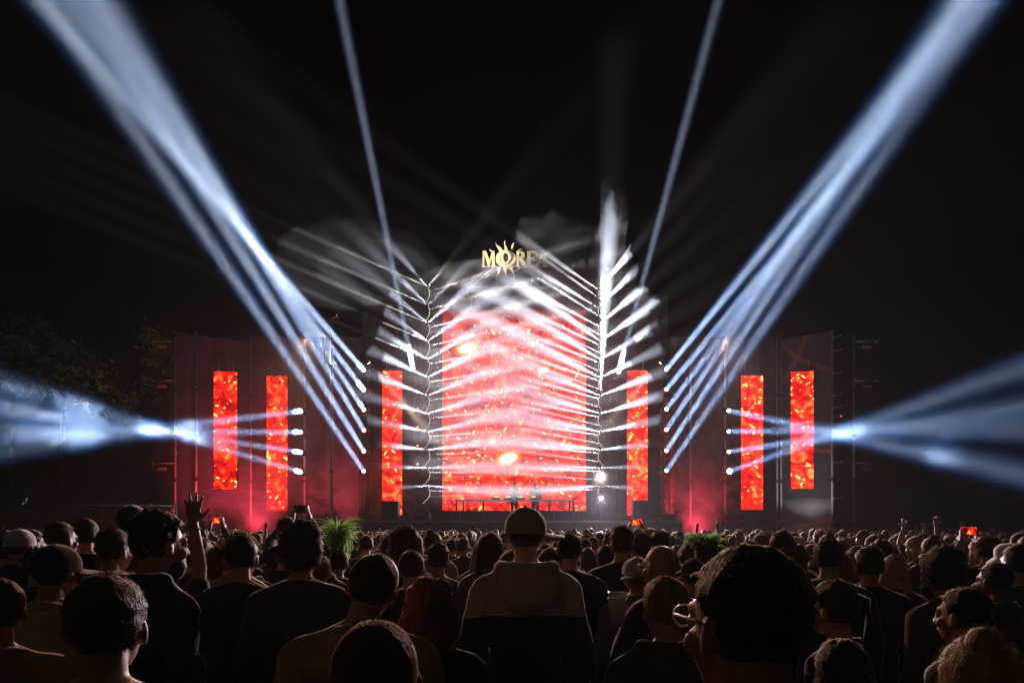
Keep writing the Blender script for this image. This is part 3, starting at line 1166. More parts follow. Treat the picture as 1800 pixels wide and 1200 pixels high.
ARMS = {  # elbow, wrist, hand direction, back of hand: for the right side (x > 0)
    'down': ((.245, -.03, 1.14), (.25, .06, .90), (.0, .15, -1), (1, 0, 0)),
    'front': ((.24, .03, 1.15), (.11, .25, 1.16), (-.6, .7, .3), (0, .6, -.8)),
    'chest': ((.25, .06, 1.16), (.09, .20, 1.30), (-.5, .3, .8), (.2, .9, -.2)),
    'up': ((.29, .06, 1.66), (.24, .09, 1.91), (-.05, .05, 1), (0, -1, 0)),
    'raised': ((.30, .10, 1.58), (.22, .16, 1.83), (-.1, .1, 1), (0, -1, 0)),
    'phone': ((.24, .24, 1.54), (.085, .36, 1.74), (-.25, .15, 1), (.8, -.2, .3)),
    'hold': ((.25, .18, 1.30), (.13, .34, 1.46), (-.3, .2, .9), (.8, -.2, .2)),
}


def build_person(arms=('down', 'down'), head_yaw=0, head_pitch=0, head_roll=0, build=1.0, voxel=.012, ratio=1.0, fold=.006, seed=0,
                 sleeve='long', collar=True, hood=False, slim=1.0, head_scale=1.0, curl=.3):
    """meshes of one standing figure 1.75 m tall, facing +y, feet at the origin"""
    S = build
    body, top, legs = MB(), MB(), MB()
    nb = Vector((0, -.012, 1.475))
    hc = Vector((0, .025, 1.632))
    hq = Matrix.Rotation(R(head_yaw), 3, 'Z') @ Matrix.Rotation(R(head_pitch), 3, 'X') @ Matrix.Rotation(R(head_roll), 3, 'Y')
    hc = nb + hq @ (hc - nb) * 1.0
    hs = head_scale

    def H(v):
        return hc + hq @ (Vector(v) * hs)

    # head, face, ears, neck
    body.ell(H((0, -.012, .032)), (.076 * hs, .096 * hs, .086 * hs), hq, 20, 14)
    body.ell(H((0, .030, -.030)), (.060 * hs, .068 * hs, .080 * hs), hq, 18, 12)
    body.ell(H((0, .052, -.085)), (.036 * hs, .034 * hs, .026 * hs), hq)
    body.cap(H((0, .092, .018)), .009 * hs, H((0, .114, -.026)), .013 * hs, 10, 3)
    body.cap(H((-.034, .080, .026)), .015 * hs, H((.034, .080, .026)), .015 * hs, 10, 3)
    for sx in (-1, 1):
        body.ell(H((sx * .043, .068, -.028)), (.022 * hs, .020 * hs, .024 * hs), hq, 10, 7)
        body.ell(H((sx * .013, .113, -.030)), (.010 * hs, .010 * hs, .008 * hs), hq, 8, 6)
        er = hq @ Matrix.Rotation(sx * R(22), 3, 'Z')
        body.ell(H((sx * .080, -.006, -.008)), (.010 * hs, .022 * hs, .034 * hs), er, 12, 9)
        body.ell(H((sx * .074, .004, -.026)), (.012 * hs, .014 * hs, .016 * hs), er, 10, 7)
    body.cap(H((-.019, .094, -.058)), .0085 * hs, H((.019, .094, -.058)), .0085 * hs, 10, 3)
    body.cap(H((-.016, .091, -.070)), .0085 * hs, H((.016, .091, -.070)), .0085 * hs, 10, 3)
    body.cap(H((0, -.028, -.045)), .049 * S ** .5, nb, .057 * S ** .5, 16, 4)
    # trunk
    body.ell((0, 0, 1.25), (.165 * S, .105 * S, .26), None, 18, 12)
    body.ell((0, .005, 1.0), (.15 * S, .105 * S, .20), None, 18, 12)
    body.cap((-.14 * S, -.005, 1.40), .06, (.14 * S, -.005, 1.40), .06)
    for sx in (-1, 1):
        body.cap((sx * .03, -.015, 1.49), .045, (sx * .15 * S, -.01, 1.415), .055)
    # clothing trunk
    top.ell((0, -.005, 1.25), (.185 * S, .128 * S * slim, .275), None, 20, 12)
    top.ell((0, .0, 1.03), (.172 * S, .128 * S * slim, .22), None, 20, 12)
    top.ell((0, .0, .92), (.168 * S, .122 * S * slim, .12), None, 20, 12)
    top.cap((-.150 * S, -.005, 1.392), .074, (.150 * S, -.005, 1.392), .074)
    for sx in (-1, 1):
        top.cap((sx * .035, -.02, 1.480), .048, (sx * .165 * S, -.01, 1.408), .068)
    if collar:
        for k in range(12):
            a0, a1 = 2 * PI * k / 12, 2 * PI * (k + 1) / 12
            top.cap((.072 * math.cos(a0), -.018 + .070 * math.sin(a0), 1.492 - .022 * math.sin(a0)), .016, (.072 * math.cos(a1), -.018 + .070 * math.sin(a1), 1.492 - .022 * math.sin(a1)), .016, 8, 3)
    if hood:
        top.ell((0, -.125, 1.415), (.135, .045, .105), Matrix.Rotation(R(-18), 3, 'X'), 18, 12)
        for k in range(10):
            a0, a1 = PI * (1 + k / 10), PI * (1 + (k + 1) / 10)
            top.cap((.115 * math.cos(a0), -.03 + .10 * math.sin(a0), 1.50), .036, (.115 * math.cos(a1), -.03 + .10 * math.sin(a1), 1.50), .036, 8, 3)
    # arms
    for sx, kind in ((-1, arms[0]), (1, arms[1])):
        e, wv, hd, up = ARMS[kind] if isinstance(kind, str) else kind
        sh = Vector((sx * .185 * S, -.005, 1.395))
        e = Vector((sx * (e[0] + .19 * (S - 1)), e[1], e[2]))
        wv = Vector((sx * wv[0], wv[1], wv[2]))
        hd = Vector((sx * hd[0], hd[1], hd[2]))
        up = Vector((sx * up[0], up[1], up[2]))
        body.cap(sh, .050, e, .040)
        body.cap(e, .041, e + (wv - e) * .35, .041)
        body.cap(e + (wv - e) * .3, .041, wv, .027)
        body.cap(wv, .027, wv + hd.normalized() * .03, .026)
        hand(body, wv, hd, up, sx if kind != 'down' else sx, .22 if kind not in ('up',) else .26, curl)
        top.cap(sh, .068, e, .056)
        if sleeve == 'long':
            top.cap(e, .056, e + (wv - e) * .5, .050)
            top.cap(e + (wv - e) * .4, .051, e + (wv - e) * .93, .040)
        elif sleeve == 'short':
            pass
    if sleeve == 'short':
        top = MB_short(top, S, arms, slim, collar, hood)
    # legs
    for sx in (-1, 1):
        hip, kn, an = Vector((sx * .09, 0, .92)), Vector((sx * .105, .015, .50)), Vector((sx * .11, -.015, .09))
        body.cap(hip, .085, kn, .056)
        body.cap(kn, .056, kn + (an - kn) * .35 + Vector((0, -.015, 0)), .058)
        body.cap(kn + (an - kn) * .35 + Vector((0, -.015, 0)), .056, an, .038)
        body.cap(an + Vector((0, -.03, -.045)), .038, an + Vector((0, .14, -.055)), .032)
        legs.cap(hip, .098, kn, .074)
        legs.cap(kn, .074, an + Vector((0, 0, .02)), .062)
    legs.ell((0, 0, .95), (.17 * S, .12 * S, .10))
    r = {'body': remesh(body, voxel, 3, ratio), 'top': remesh(top, voxel * 1.15, 5, ratio, fold, seed), 'trousers': remesh(legs, voxel * 2, 3, ratio, .006, seed + 3), 'H': (hc.copy(), hq.copy(), hs)}
    return r


def MB_short(top, S, arms, slim, collar, hood):
    """rebuild the top with sleeves that stop above the elbow"""
    t = MB()
    t.ell((0, -.005, 1.25), (.185 * S, .128 * S * slim, .275), None, 20, 12)
    t.ell((0, .0, 1.03), (.172 * S, .128 * S * slim, .22), None, 20, 12)
    t.ell((0, .0, .92), (.168 * S, .122 * S * slim, .12), None, 20, 12)
    t.cap((-.150 * S, -.005, 1.392), .074, (.150 * S, -.005, 1.392), .074)
    for sx in (-1, 1):
        t.cap((sx * .035, -.02, 1.478), .046, (sx * .165 * S, -.01, 1.408), .068)
        kind = arms[0] if sx < 0 else arms[1]
        e = (ARMS[kind] if isinstance(kind, str) else kind)[0]
        e = Vector((sx * (e[0] + .19 * (S - 1)), e[1], e[2]))
        sh = Vector((sx * .185 * S, -.005, 1.395))
        t.cap(sh, .070, sh + (e - sh) * .62, .064)
    return t


def hair_mesh(style, seed, strands=500, near=False, H=None):
    """scalp shell with lumps, plus loose strands that catch the light; H = (centre, rotation, scale) of the head"""
    hc, hq, hs = H
    rn = random.Random(seed)
    mb = MB()
    thick = {'short': .012, 'buzz': .005, 'curly': .034, 'afro': .055, 'long': .017, 'bun': .013, 'ponytail': .013, 'wavy': .024, 'crop': .020}[style]
    amp = {'short': .004, 'buzz': .001, 'curly': .015, 'afro': .012, 'long': .005, 'bun': .004, 'ponytail': .004, 'wavy': .011, 'crop': .009}[style]
    freq = {'curly': 34, 'afro': 30, 'wavy': 17, 'crop': 24}.get(style, 22)
    nu, nv = (44, 28) if near else (24, 15)
    low = {'long': -.10, 'wavy': -.11, 'curly': -.085, 'afro': -.075}.get(style, -.062)
    grid = {}
    pts = []
    for j in range(nv + 1):
        a = PI / 2 - (PI * .80) * j / nv
        for i in range(nu):
            t = 2 * PI * i / nu
            d = Vector((math.cos(a) * math.cos(t), math.cos(a) * math.sin(t), math.sin(a)))
            fr = max(0.0, d.y)
            side = abs(d.x)
            # hairline: high at the front, over the ears at the sides, low at the nape
            lim = low + .115 * max(0, min(1, (d.y + .25) / .8)) + (.03 if d.y > .35 else 0)
            p = Vector((d.x * .078, -.012 + d.y * .098, .032 + d.z * .088))
            if j and p.z < lim:
                p.z = lim
                k = .93
                p.x *= k
            hh = thick * (.65 + .5 * max(0, d.z) + (.25 if d.y < 0 else 0))
            if style == 'short' and d.z < .2:
                hh *= .55
            if style == 'crop' and d.z < .35:
                hh *= .32
            nz_ = noise.noise(d * freq * .12 + Vector((seed, 0, 0))) * amp * 1.4 + noise.noise(d * freq * .34 + Vector((0, seed, 0))) * amp
            p = p + d * (hh + nz_)
            pts.append((p, d))
    for j in range(nv):
        for i in range(nu):
            i2 = (i + 1) % nu
            mb.f.append((j * nu + i, (j + 1) * nu + i, (j + 1) * nu + i2, j * nu + i2))
    mb.v = [tuple(p) for p, d in pts]
    # close the underside
    c = len(mb.v)
    mb.v.append((0, -.02, -.03))
    for i in range(nu):
        mb.f.append((nv * nu + i, c, nv * nu + (i + 1) % nu))
    if style in ('long', 'wavy'):
        L = .26 if style == 'long' else .15
        q = MB()
        nn = 26
        rows = 12
        for j in range(rows + 1):
            u = j / rows
            for i in range(nn):
                t = 2 * PI * i / nn
                rx = .088 + .022 * math.sin(PI * min(1, u * 1.1)) + .012 * (style == 'wavy')
                ry = .060 - .018 * u
                nz_ = .012 * noise.noise(Vector((math.cos(t) * 3 + seed, math.sin(t) * 3, u * (2.5 if style == 'long' else 7))))
                if j == rows:
                    rx *= .8
                    ry *= .7
                q.v.append(((rx + nz_) * math.cos(t), -.045 + (ry + nz_) * math.sin(t) - .02 * u, .02 - L * u + .02 * noise.noise(Vector((i * .9, seed, 0))) * (j == rows)))
        for j in range(rows):
            for i in range(nn):
                i2 = (i + 1) % nn
                q.f.append((j * nn + i, j * nn + i2, (j + 1) * nn + i2, (j + 1) * nn + i))
        q.f.append(tuple(range(nn)))
        q.f.append(tuple(rows * nn + i for i in range(nn - 1, -1, -1)))
        mb.add(q.v, q.f)
        pts += [(Vector(v), Vector((v[0], v[1] + .05, 0)).normalized()) for v in q.v[nn:]]
    if style == 'bun':
        q = MB().ell((0, -.075, .125), (.042, .042, .038), None, 18, 12)
        q.v = [tuple(Vector(v) * (1 + .03 * noise.noise(Vector(v) * 60))) for v in q.v]
        mb.add(q.v, q.f)
        pts += [(Vector(v), (Vector(v) - Vector((0, -.075, .125))).normalized()) for v in q.v]
    if style == 'ponytail':
        q = MB().tube([(0, -.10, .06), (0, -.145, .05), (.01, -.16, -.03), (.0, -.15, -.12), (.01, -.14, -.2)], .030, 12, .010)
        mb.add(q.v, q.f)
        pts += [(Vector(v), Vector((0, -1, 0))) for v in q.v]
    # strands
    SL = {'short': .009, 'buzz': .003, 'curly': .016, 'afro': .014, 'long': .04, 'bun': .018, 'ponytail': .02, 'wavy': .03, 'crop': .013}[style]
    wd = .00042 if near else .0014
    flow = {'long': .9, 'wavy': .6, 'bun': .5, 'ponytail': .6}.get(style, .12)
    for _ in range(strands):
        p, d = pts[rn.randrange(nu, len(pts))] if len(pts) > nu else pts[0]
        p = p + Vector((rn.gauss(0, .004), rn.gauss(0, .004), rn.gauss(0, .004)))
        dr = (d * (1 - flow) + Vector((0, -.1, -1)) * flow + Vector((rn.gauss(0, .25), rn.gauss(0, .25), rn.gauss(0, .25)))).normalized()
        if flow < .2:       # short hair lies close to the head
            tg = d.cross(Vector((rn.gauss(0, 1), rn.gauss(0, 1), rn.gauss(0, 1)))).normalized()
            dr = (d * .42 + tg * .7 + Vector((0, 0, -.25))).normalized()
        L = SL * rn.uniform(.5, 1.4)
        s = dr.cross(Vector((rn.gauss(0, 1), rn.gauss(0, 1), rn.gauss(0, 1)))).normalized() * wd
        b = dr.cross(s).normalized() * (L * rn.uniform(-.35, .35))
        p0, p1, p2 = p - d * .003, p + dr * L * .55 + b * .6, p + dr * L + (b * 1.2 if style not in ('curly', 'afro') else -b * 1.5)
        mb.add([p0 - s, p0 + s, p1 + s * .8, p1 - s * .8, p2], [(0, 1, 2, 3), (3, 2, 4)])
    mb.v = [tuple(hc + hq @ (Vector(v) * hs)) for v in mb.v]
    me = mb.mesh('hair', True)
    return me


def cap_meshes(H, brim_yaw=0, bucket=False):
    """a six panel cap (dome, brim, button) or a bucket hat in head space"""
    hc, hq, hs = H
    dome, brim, btn = MB(), MB(), MB()
    nu, nv = 30, 10
    for j in range(nv + 1):
        a = PI / 2 * (1 - j / nv)
        for i in range(nu):
            t = 2 * PI * i / nu
            seam = 1 - .012 * max(0, math.cos(t * 6)) ** 6
            flat = 1.0 if bucket else (1 + .05 * math.sin(2 * a))
            ca = math.cos(a) if not bucket else min(1, math.cos(a) * 1.12) ** .6
            dome.v.append((ca * math.cos(t) * .094 * seam * flat, -.010 + ca * math.sin(t) * .113 * seam * flat, .030 + math.sin(a) * (.108 if not bucket else .10) * seam - (0 if j < nv else .012)))
    for j in range(nv):
        for i in range(nu):
            i2 = (i + 1) % nu
            dome.f.append((j * nu + i, (j + 1) * nu + i, (j + 1) * nu + i2, j * nu + i2))
    n = 18 if not bucket else 36
    span = 1.15 if not bucket else PI
    for z in (0, -.006):
        for r in (0, .5, 1):
            for i in range(n + 1):
                t = PI / 2 + span * (2 * i / n - 1)
                ext = (.085 * max(0, math.cos((t - PI / 2) * 1.25)) ** .5 + .004) if not bucket else .05
                x, y = (.094 + ext * r) * math.cos(t), -.010 + (.113 + ext * r) * math.sin(t)
                zz = .022 + z - (.35 * x * x / .1 * .35 if not bucket else 0) - r * (.012 if not bucket else .045)
                brim.v.append((x, y, zz))
    m_ = n + 1
    for r in range(2):
        for i in range(n):
            q = r * m_ + i
            brim.f += [(q, q + 1, q + m_ + 1, q + m_), (3 * m_ + q, 3 * m_ + q + m_, 3 * m_ + q + m_ + 1, 3 * m_ + q + 1)]
    for i in range(n):
        q = 2 * m_ + i
        brim.f.append((q, q + 1, 3 * m_ + q + 1, 3 * m_ + q))
    btn.ell((0, -.010, .139 if not bucket else .13), (.009, .009, .006), None, 10, 6)
    by = Matrix.Rotation(R(brim_yaw), 3, 'Z')
    out = []
    for mb, nm in ((dome, 'cap'), (brim, 'brim'), (btn, 'button')):
        turn = by if nm == 'brim' else Matrix.Identity(3)
        mb.v = [tuple(hc + hq @ ((turn @ Vector(v)) * hs)) for v in mb.v]
        out.append(mb.mesh(nm, True))
    return out


def glasses_mesh(H):
    hc, hq, hs = H
    mb = MB()
    for sx in (-1, 1):
        ring_ = [(sx * .033 + .024 * math.cos(2 * PI * k / 16), .108, .012 + .019 * math.sin(2 * PI * k / 16)) for k in range(17)]
        mb.tube(ring_, .0025, 6)
        mb.tube([(sx * .056, .106, .016), (sx * .078, .06, .018), (sx * .084, -.005, .014), (sx * .083, -.03, -.005)], .0028, 6)
    mb.tube([(-.01, .110, .016), (.01, .110, .016)], .0025, 6)
    mb.v = [tuple(hc + hq @ (Vector(v) * hs)) for v in mb.v]
    return mb.mesh('glasses', True)


def eye_meshes(H):
    hc, hq, hs = H
    r = []
    for sx in (-1, 1):
        mb = MB().ell(hc + hq @ (Vector((sx * .032, .083, .006)) * hs), (.0125 * hs,) * 3, None, 12, 8)
        r.append(mb.mesh('eye', True))
    return r


def spawn(parts, label, group, x, y, h, yaw, z=0.0, sx=1.0, tilt=(0, 0)):
    """put a figure in the place: parts = list of (name, mesh, material, list of sub-parts)"""
    t = thing('person', label, 'person', (x, y, z), R(yaw), group)
    k = h / 1.75
    t.scale = (k * sx, k * sx, k)
    t.rotation_euler = (R(tilt[0]), R(tilt[1]), R(yaw))
    for nm, me, m_, subs in parts:
        o = bpy.data.objects.new(nm, me)
        col.objects.link(o)
        o.parent = t
        if not me.materials:
            me.materials.append(m_)
        elif me.materials[0] != m_:
            o.material_slots[0].link = 'OBJECT'
            o.material_slots[0].material = m_
        for nm2, me2, m2 in subs:
            o2 = bpy.data.objects.new(nm2, me2)
            col.objects.link(o2)
            o2.parent = o
            if not me2.materials:
                me2.materials.append(m2)
            elif me2.materials[0] != m2:
                o2.material_slots[0].link = 'OBJECT'
                o2.material_slots[0].material = m2
    return t


def cloth(name, c, bump=.4, var=.3):
    return mat(name, c, .88, 0, var, 7, bump, 26, .9)


# colour-blocked hoodie of the man in the middle
m, nt, b = new_mat('two_tone_hoodie')
tc_ = nt.nodes.new('ShaderNodeTexCoord')
sp_ = nt.nodes.new('ShaderNodeSeparateXYZ')
nt.links.new(tc_.outputs['Object'], sp_.inputs[0])
wv_ = nt.nodes.new('ShaderNodeMath')
wv_.operation = 'MULTIPLY_ADD'
abs_ = nt.nodes.new('ShaderNodeMath')
abs_.operation = 'MULTIPLY'
nt.links.new(sp_.outputs[0], abs_.inputs[0])
nt.links.new(sp_.outputs[0], abs_.inputs[1])
nt.links.new(abs_.outputs[0], wv_.inputs[0])
wv_.inputs[1].default_value = .25
nt.links.new(sp_.outputs[2], wv_.inputs[2])
mx_ = nt.nodes.new('ShaderNodeMath')
mx_.operation = 'GREATER_THAN'
mx_.inputs[1].default_value = 1.30
nt.links.new(wv_.outputs[0], mx_.inputs[0])
cm_ = nt.nodes.new('ShaderNodeMix')
cm_.data_type = 'RGBA'
cm_.inputs[6].default_value = (.012, .012, .013, 1)
cm_.inputs[7].default_value = (.52, .45, .33, 1)
nt.links.new(mx_.outputs[0], cm_.inputs[0])
nt.links.new(cm_.outputs[2], b.inputs['Base Color'])
b.inputs['Roughness'].default_value = .9
b.inputs['Sheen Weight'].default_value = .9
b.inputs['Sheen Roughness'].default_value = .35
nn_ = nt.nodes.new('ShaderNodeTexNoise')
nn_.inputs['Scale'].default_value = 11
nn_.inputs['Detail'].default_value = 5
nn_.inputs['Distortion'].default_value = 1.2
bp_ = nt.nodes.new('ShaderNodeBump')
bp_.inputs['Strength'].default_value = .4
bp_.inputs['Distance'].default_value = .03
nt.links.new(tc_.outputs['Object'], nn_.inputs['Vector'])
nt.links.new(nn_.outputs['Fac'], bp_.inputs['Height'])
nt.links.new(bp_.outputs[0], b.inputs['Normal'])
M['hoodie'] = m
C = {'black': cloth('black_cotton', (.011, .011, .012)), 'charcoal': cloth('charcoal_cotton', (.035, .034, .036)), 'khaki': cloth('khaki_shirt', (.36, .29, .17)),
     'cream': cloth('cream_shirt', (.46, .38, .27)), 'grey': cloth('grey_knit', (.16, .155, .15)), 'navy': cloth('navy_jacket', (.014, .018, .032)),
     'white': cloth('white_cotton', (.62, .60, .57)), 'brown': cloth('brown_jacket', (.07, .045, .028)), 'olive': cloth('olive_jacket', (.06, .06, .03)), 'capkhaki': cloth('khaki_cap', (.50, .43, .31), .3)}

# foreground figures: where the top of the head shows in the photo, the distance, the turn, and what they wear
# (px, py_top, Y, yaw, label, options)
FG = [
    (923, 889, 3.4, 4, 'tall man in khaki cap and two tone hoodie seen from behind, centre', dict(hair='short', hc='brown', top='hoodie', cap='capkhaki', brim=-62, hood=True, build=1.0, arms=('down', 'down'), slim=1.1)),
    (1308, 963, 1.13, 24, 'dark haired person with glasses, large head at right front', dict(hair='short', hc='black', top='black', glasses=True, arms=('front', 'down'), strands=2600, eyes=True)),
    (190, 1013, 1.62, 14, 'short curly haired head in the left front corner area', dict(hair='short', hc='brown', top='black', strands=5200, roll=0)),
    (660, 1083, 1.25, 8, 'round cropped head at the bottom edge, left of centre', dict(hair='buzz', hc='brown', top='black', strands=4200)),
    (655, 966, 2.34, 0, 'cropped man in khaki shirt leaning toward the red haired woman', dict(strap=True, hair='buzz', hc='brown', top='khaki', arms=('down', 'front'), roll=14, strands=2500, build=1.1)),
    (755, 1012, 2.58, 5, 'woman with auburn curls next to the leaning cropped man', dict(hair='wavy', hc='auburn', top='black', strands=4200, build=.9)),
    (281, 903, 2.94, -33, 'bearded man in dark jacket turned right, left of the raised arm', dict(beard=True, hair='crop', hc='black', top='navy', hood=True, build=1.05, eyes=True, strands=1800)),
    (100, 954, 3.06, -11, 'man in dark cap looking right, pale vest, far left', dict(hair='short', hc='black', top='cream', cap='navy', brim=-6, eyes=True)),
    (-2, 1018, 2.4, 27, 'person in cream shirt cut off by the left edge', dict(hair='short', hc='brown', top='cream')),
    (424, 940, 3.72, 12, 'person in black with glasses in front of the raised arm', dict(hair='short', hc='black', top='black', glasses=True, slim=1.0)),
    (388, 962, 4.68, 10, 'woman with loose auburn curls behind the raised arm', dict(hair='curly', hc='auburn', top='charcoal', strands=2200, build=.88)),
    (283, 975, 3.75, 25, 'bare armed person raising one hand high at left', dict(hair='short', hc='black', top='charcoal', arms=('down', ((.20, .06, 1.68), (.165, .08, 1.95), (.02, .0, 1), (0, -1, 0))), sleeve='short', bracelet=True, curl=.12, voxel=.0075)),
    (532, 919, 3.54, 2, 'man with curly top and dark collar left of the palm tuft', dict(hair='curly', hc='brown', top='olive', strands=3000, build=1.08)),
    (201, 933, 4.26, -15, 'man with short hair and light hood looking right at left', dict(hair='crop', hc='brown', top='cream', hood=True, eyes=True)),
    (233, 886, 5.28, -6, 'tall man in dark cap standing behind the bearded man', dict(hair='short', hc='black', top='grey', cap='navy', brim=0)),
    (1161, 958, 3.54, 33, 'bald man with glasses holding a cup up, right of centre', dict(hair=None, top='charcoal', glasses=True, eyes=True, arms=('chest', 'down'), skin=1)),
    (1168, 1014, 2.52, 12, 'man with short fair hair in jacket left of the large head', dict(hair='short', hc='blond', top='brown', strands=3600, eyes=True, hood=True)),
    (1093, 928, 5.2, -9, 'man with spiky brown hair in dark sweater right of the cap man', dict(hair='crop', hc='brown', top='navy', build=1.08)),
    (862, 938, 5, 2, 'woman with long straight hair just left of the cap man', dict(hair='long', hc='brown', top='grey', build=.88)),
    (967, 965, 4.68, -3, 'dark haired woman tucked beside the cap man right shoulder', dict(hair='long', hc='brown', top='brown', build=.88)),
    (1000, 935, 4.6, -5, 'close cropped man right behind the cap man', dict(hair='buzz', hc='black', top='black', strands=900)),
    (1374, 934, 5, -16, 'man with short black hair in black behind the large head', dict(hair='short', hc='black', top='black', build=1.1)),
    (1456, 947, 4.32, -25, 'man with prominent ears and short dark hair at right', dict(hair='short', hc='black', top='black', build=1.05)),
    (1527, 963, 4.38, -12, 'man with cropped sides in dark jacket, right of the man with ears', dict(hair='crop', hc='black', top='black')),
    (1462, 1021, 2.82, 40, 'woman in profile facing left with hair tied back, lower right', dict(hair='ponytail', hc='brown', top='black', eyes=True, build=.9)),
    (1480, 1126, 2.1, -20, 'dark hooded figure at the bottom edge, right of the large head', dict(hair='long', hc='black', top='black', build=.9)),
    (1652, 961, 3.72, 18, 'bearded man with curls in profile facing left, right side', dict(beard=True, hair='curly', hc='black', top='brown', eyes=True, strands=2200)),
    (1692, 1032, 2.7, 27, 'man with swept hair in profile facing left, lower right', dict(hair='short', hc='black', top='black', eyes=True)),
    (1718, 1117, 1.62, -24, 'fair haired woman with hair clip in the bottom right corner', dict(hair='bun', hc='blond', top='black', strands=4200, build=.9)),
    (1572, 977, 4.92, -25, 'woman with long fair hair right of the jacket man', dict(hair='long', hc='blond', top='charcoal', build=.88)),
    (1748, 986, 3.96, 15, 'close cropped man facing left near the right edge', dict(hair='buzz', hc='black', top='brown', eyes=True, skin=2, strands=900)),
    (1772, 952, 5.2, -30, 'person in pale bucket hat at the right edge', dict(hair='short', hc='brown', top='grey', cap='white', bucket=True)),
    (36, 928, 5.04, 6, 'man in white cap near the left edge', dict(hair='short', hc='brown', top='black', cap='white', brim=10)),
    (108, 916, 5, -17, 'man with headband facing right at left', dict(hair='buzz', hc='brown', top='charcoal', eyes=True, skin=1)),
    (150, 912, 5.28, 27, 'broad man with dark hair behind the light hood man', dict(hair='short', hc='black', top='black', build=1.1)),
    (712, 927, 5.16, 9, 'person with big round curls left of the orange lit head', dict(hair='afro', hc='brown', top='charcoal', strands=2500)),
    (723, 965, 4.2, 8, 'close cropped head behind the auburn woman', dict(hair='buzz', hc='brown', top='black', strands=2500)),
    (770, 957, 5.16, 6, 'man with spiky hair between the auburn woman and the cap man', dict(hair='crop', hc='brown', top='charcoal')),
    (560, 975, 4.56, 16, 'dark haired head under the palm tuft', dict(hair='short', hc='auburn', top='black')),
]
placed = []
for n_i, (px, py, Y, yaw, lab, o) in enumerate(FG):
    vox = o.get('voxel', .0085 if Y < 3.2 else .011)
    pr = build_person(o.get('arms', ('down', 'down')), 0, 0, o.get('roll', 0), o.get('build', 1.0), vox, 1.0 if Y < 2.6 else .6, .009 if Y < 3.6 else .006, n_i,
                      o.get('sleeve', 'long'), True, o.get('hood', False), o.get('slim', 1.0), 1.0, o.get('curl', .3))
    H = pr['H']
    topz = P(px, py, Y).z
    extra = .012 if o.get('hair') else 0.0
    extra += {'curly': .03, 'afro': .05, 'wavy': .02}.get(o.get('hair'), 0)
    if o.get('cap'):
        extra = .024
    h = topz / (1.75 + extra) * 1.75
    parts = [('body', pr['body'], SKIN[o.get('skin', n_i % 2)], [('eye', e, M['white_eye']) for e in eye_meshes(H)] if o.get('eyes') else []),
             ('top', pr['top'], M['hoodie'] if o['top'] == 'hoodie' else C[o['top']], []),
             ('trousers', pr['trousers'], DENIM, [])]
    if o.get('hair'):
        parts.append(('hair', hair_mesh('buzz' if o.get('cap') else o['hair'], n_i + 1, o.get('strands', 1500), Y < 3.3, H), HAIR[o['hc']], []))
    if o.get('cap'):
        d_, b_, u_ = cap_meshes(H, o.get('brim', 0), o.get('bucket', False))
        parts.append(('cap', d_, C[o['cap']], [('brim', b_, C[o['cap']]), ('button', u_, C[o['cap']])]))
    if o.get('glasses'):
        parts.append(('glasses', glasses_mesh(H), M['metal'], []))
    if o.get('beard'):
        bd = MB().ell((0, .050, -.082), (.060, .052, .056), None, 22, 14)
        rb = random.Random(n_i)
        bd.v = [tuple(Vector(v) * (1 + .05 * noise.noise(Vector(v) * 70))) for v in bd.v]
        for v in list(bd.v):
            for _ in range(4):
                d = (Vector(v) - Vector((0, .05, -.082))).normalized()
                p = Vector(v) + Vector((rb.gauss(0, .003), rb.gauss(0, .003), rb.gauss(0, .003)))
                e = p + (d + Vector((rb.gauss(0, .4), rb.gauss(0, .4), rb.gauss(0, .4) - .5))).normalized() * .012
                bd.add([p + Vector((.0006, 0, 0)), p - Vector((.0006, 0, 0)), e], [(0, 1, 2)])
        bd.v = [tuple(H[0] + H[1] @ (Vector(v) * H[2])) for v in bd.v]
        parts.append(('beard', bd.mesh('beard', True), HAIR[o['hc']], []))
    if o.get('strap'):
        parts.append(('bag_strap', MB().tube([(.13, .02, 1.475), (.13, -.06, 1.46), (.07, -.135, 1.36), (-.03, -.150, 1.23), (-.12, -.135, 1.09), (-.19, -.06, .98)], .016, 8).mesh('bag_strap', True), C['black'], []))
    if o.get('bracelet'):
        e, wv = Vector((.20, .06, 1.68)), Vector((.165, .08, 1.95))
        c0 = e + (wv - e) * .86
        parts.append(('bracelet', MB().tube([c0 + Vector((.033 * math.cos(2 * PI * k / 14), .033 * math.sin(2 * PI * k / 14), .006 * math.sin(4 * PI * k / 14))) for k in range(15)], .006, 6).mesh('bracelet', True), C['black'], []))
    X = (px - 900) / FX * Y
    # stand so that the top of the turned head, not the feet, is on the sight line
    off = Matrix.Rotation(R(yaw), 3, 'Z') @ (Vector((H[0].x, H[0].y, 0)) * h / 1.75)
    t = spawn(parts, lab, 'people in the near crowd', X - off.x, Y - off.y, h, yaw)
    placed.append((t.location.x, t.location.y))

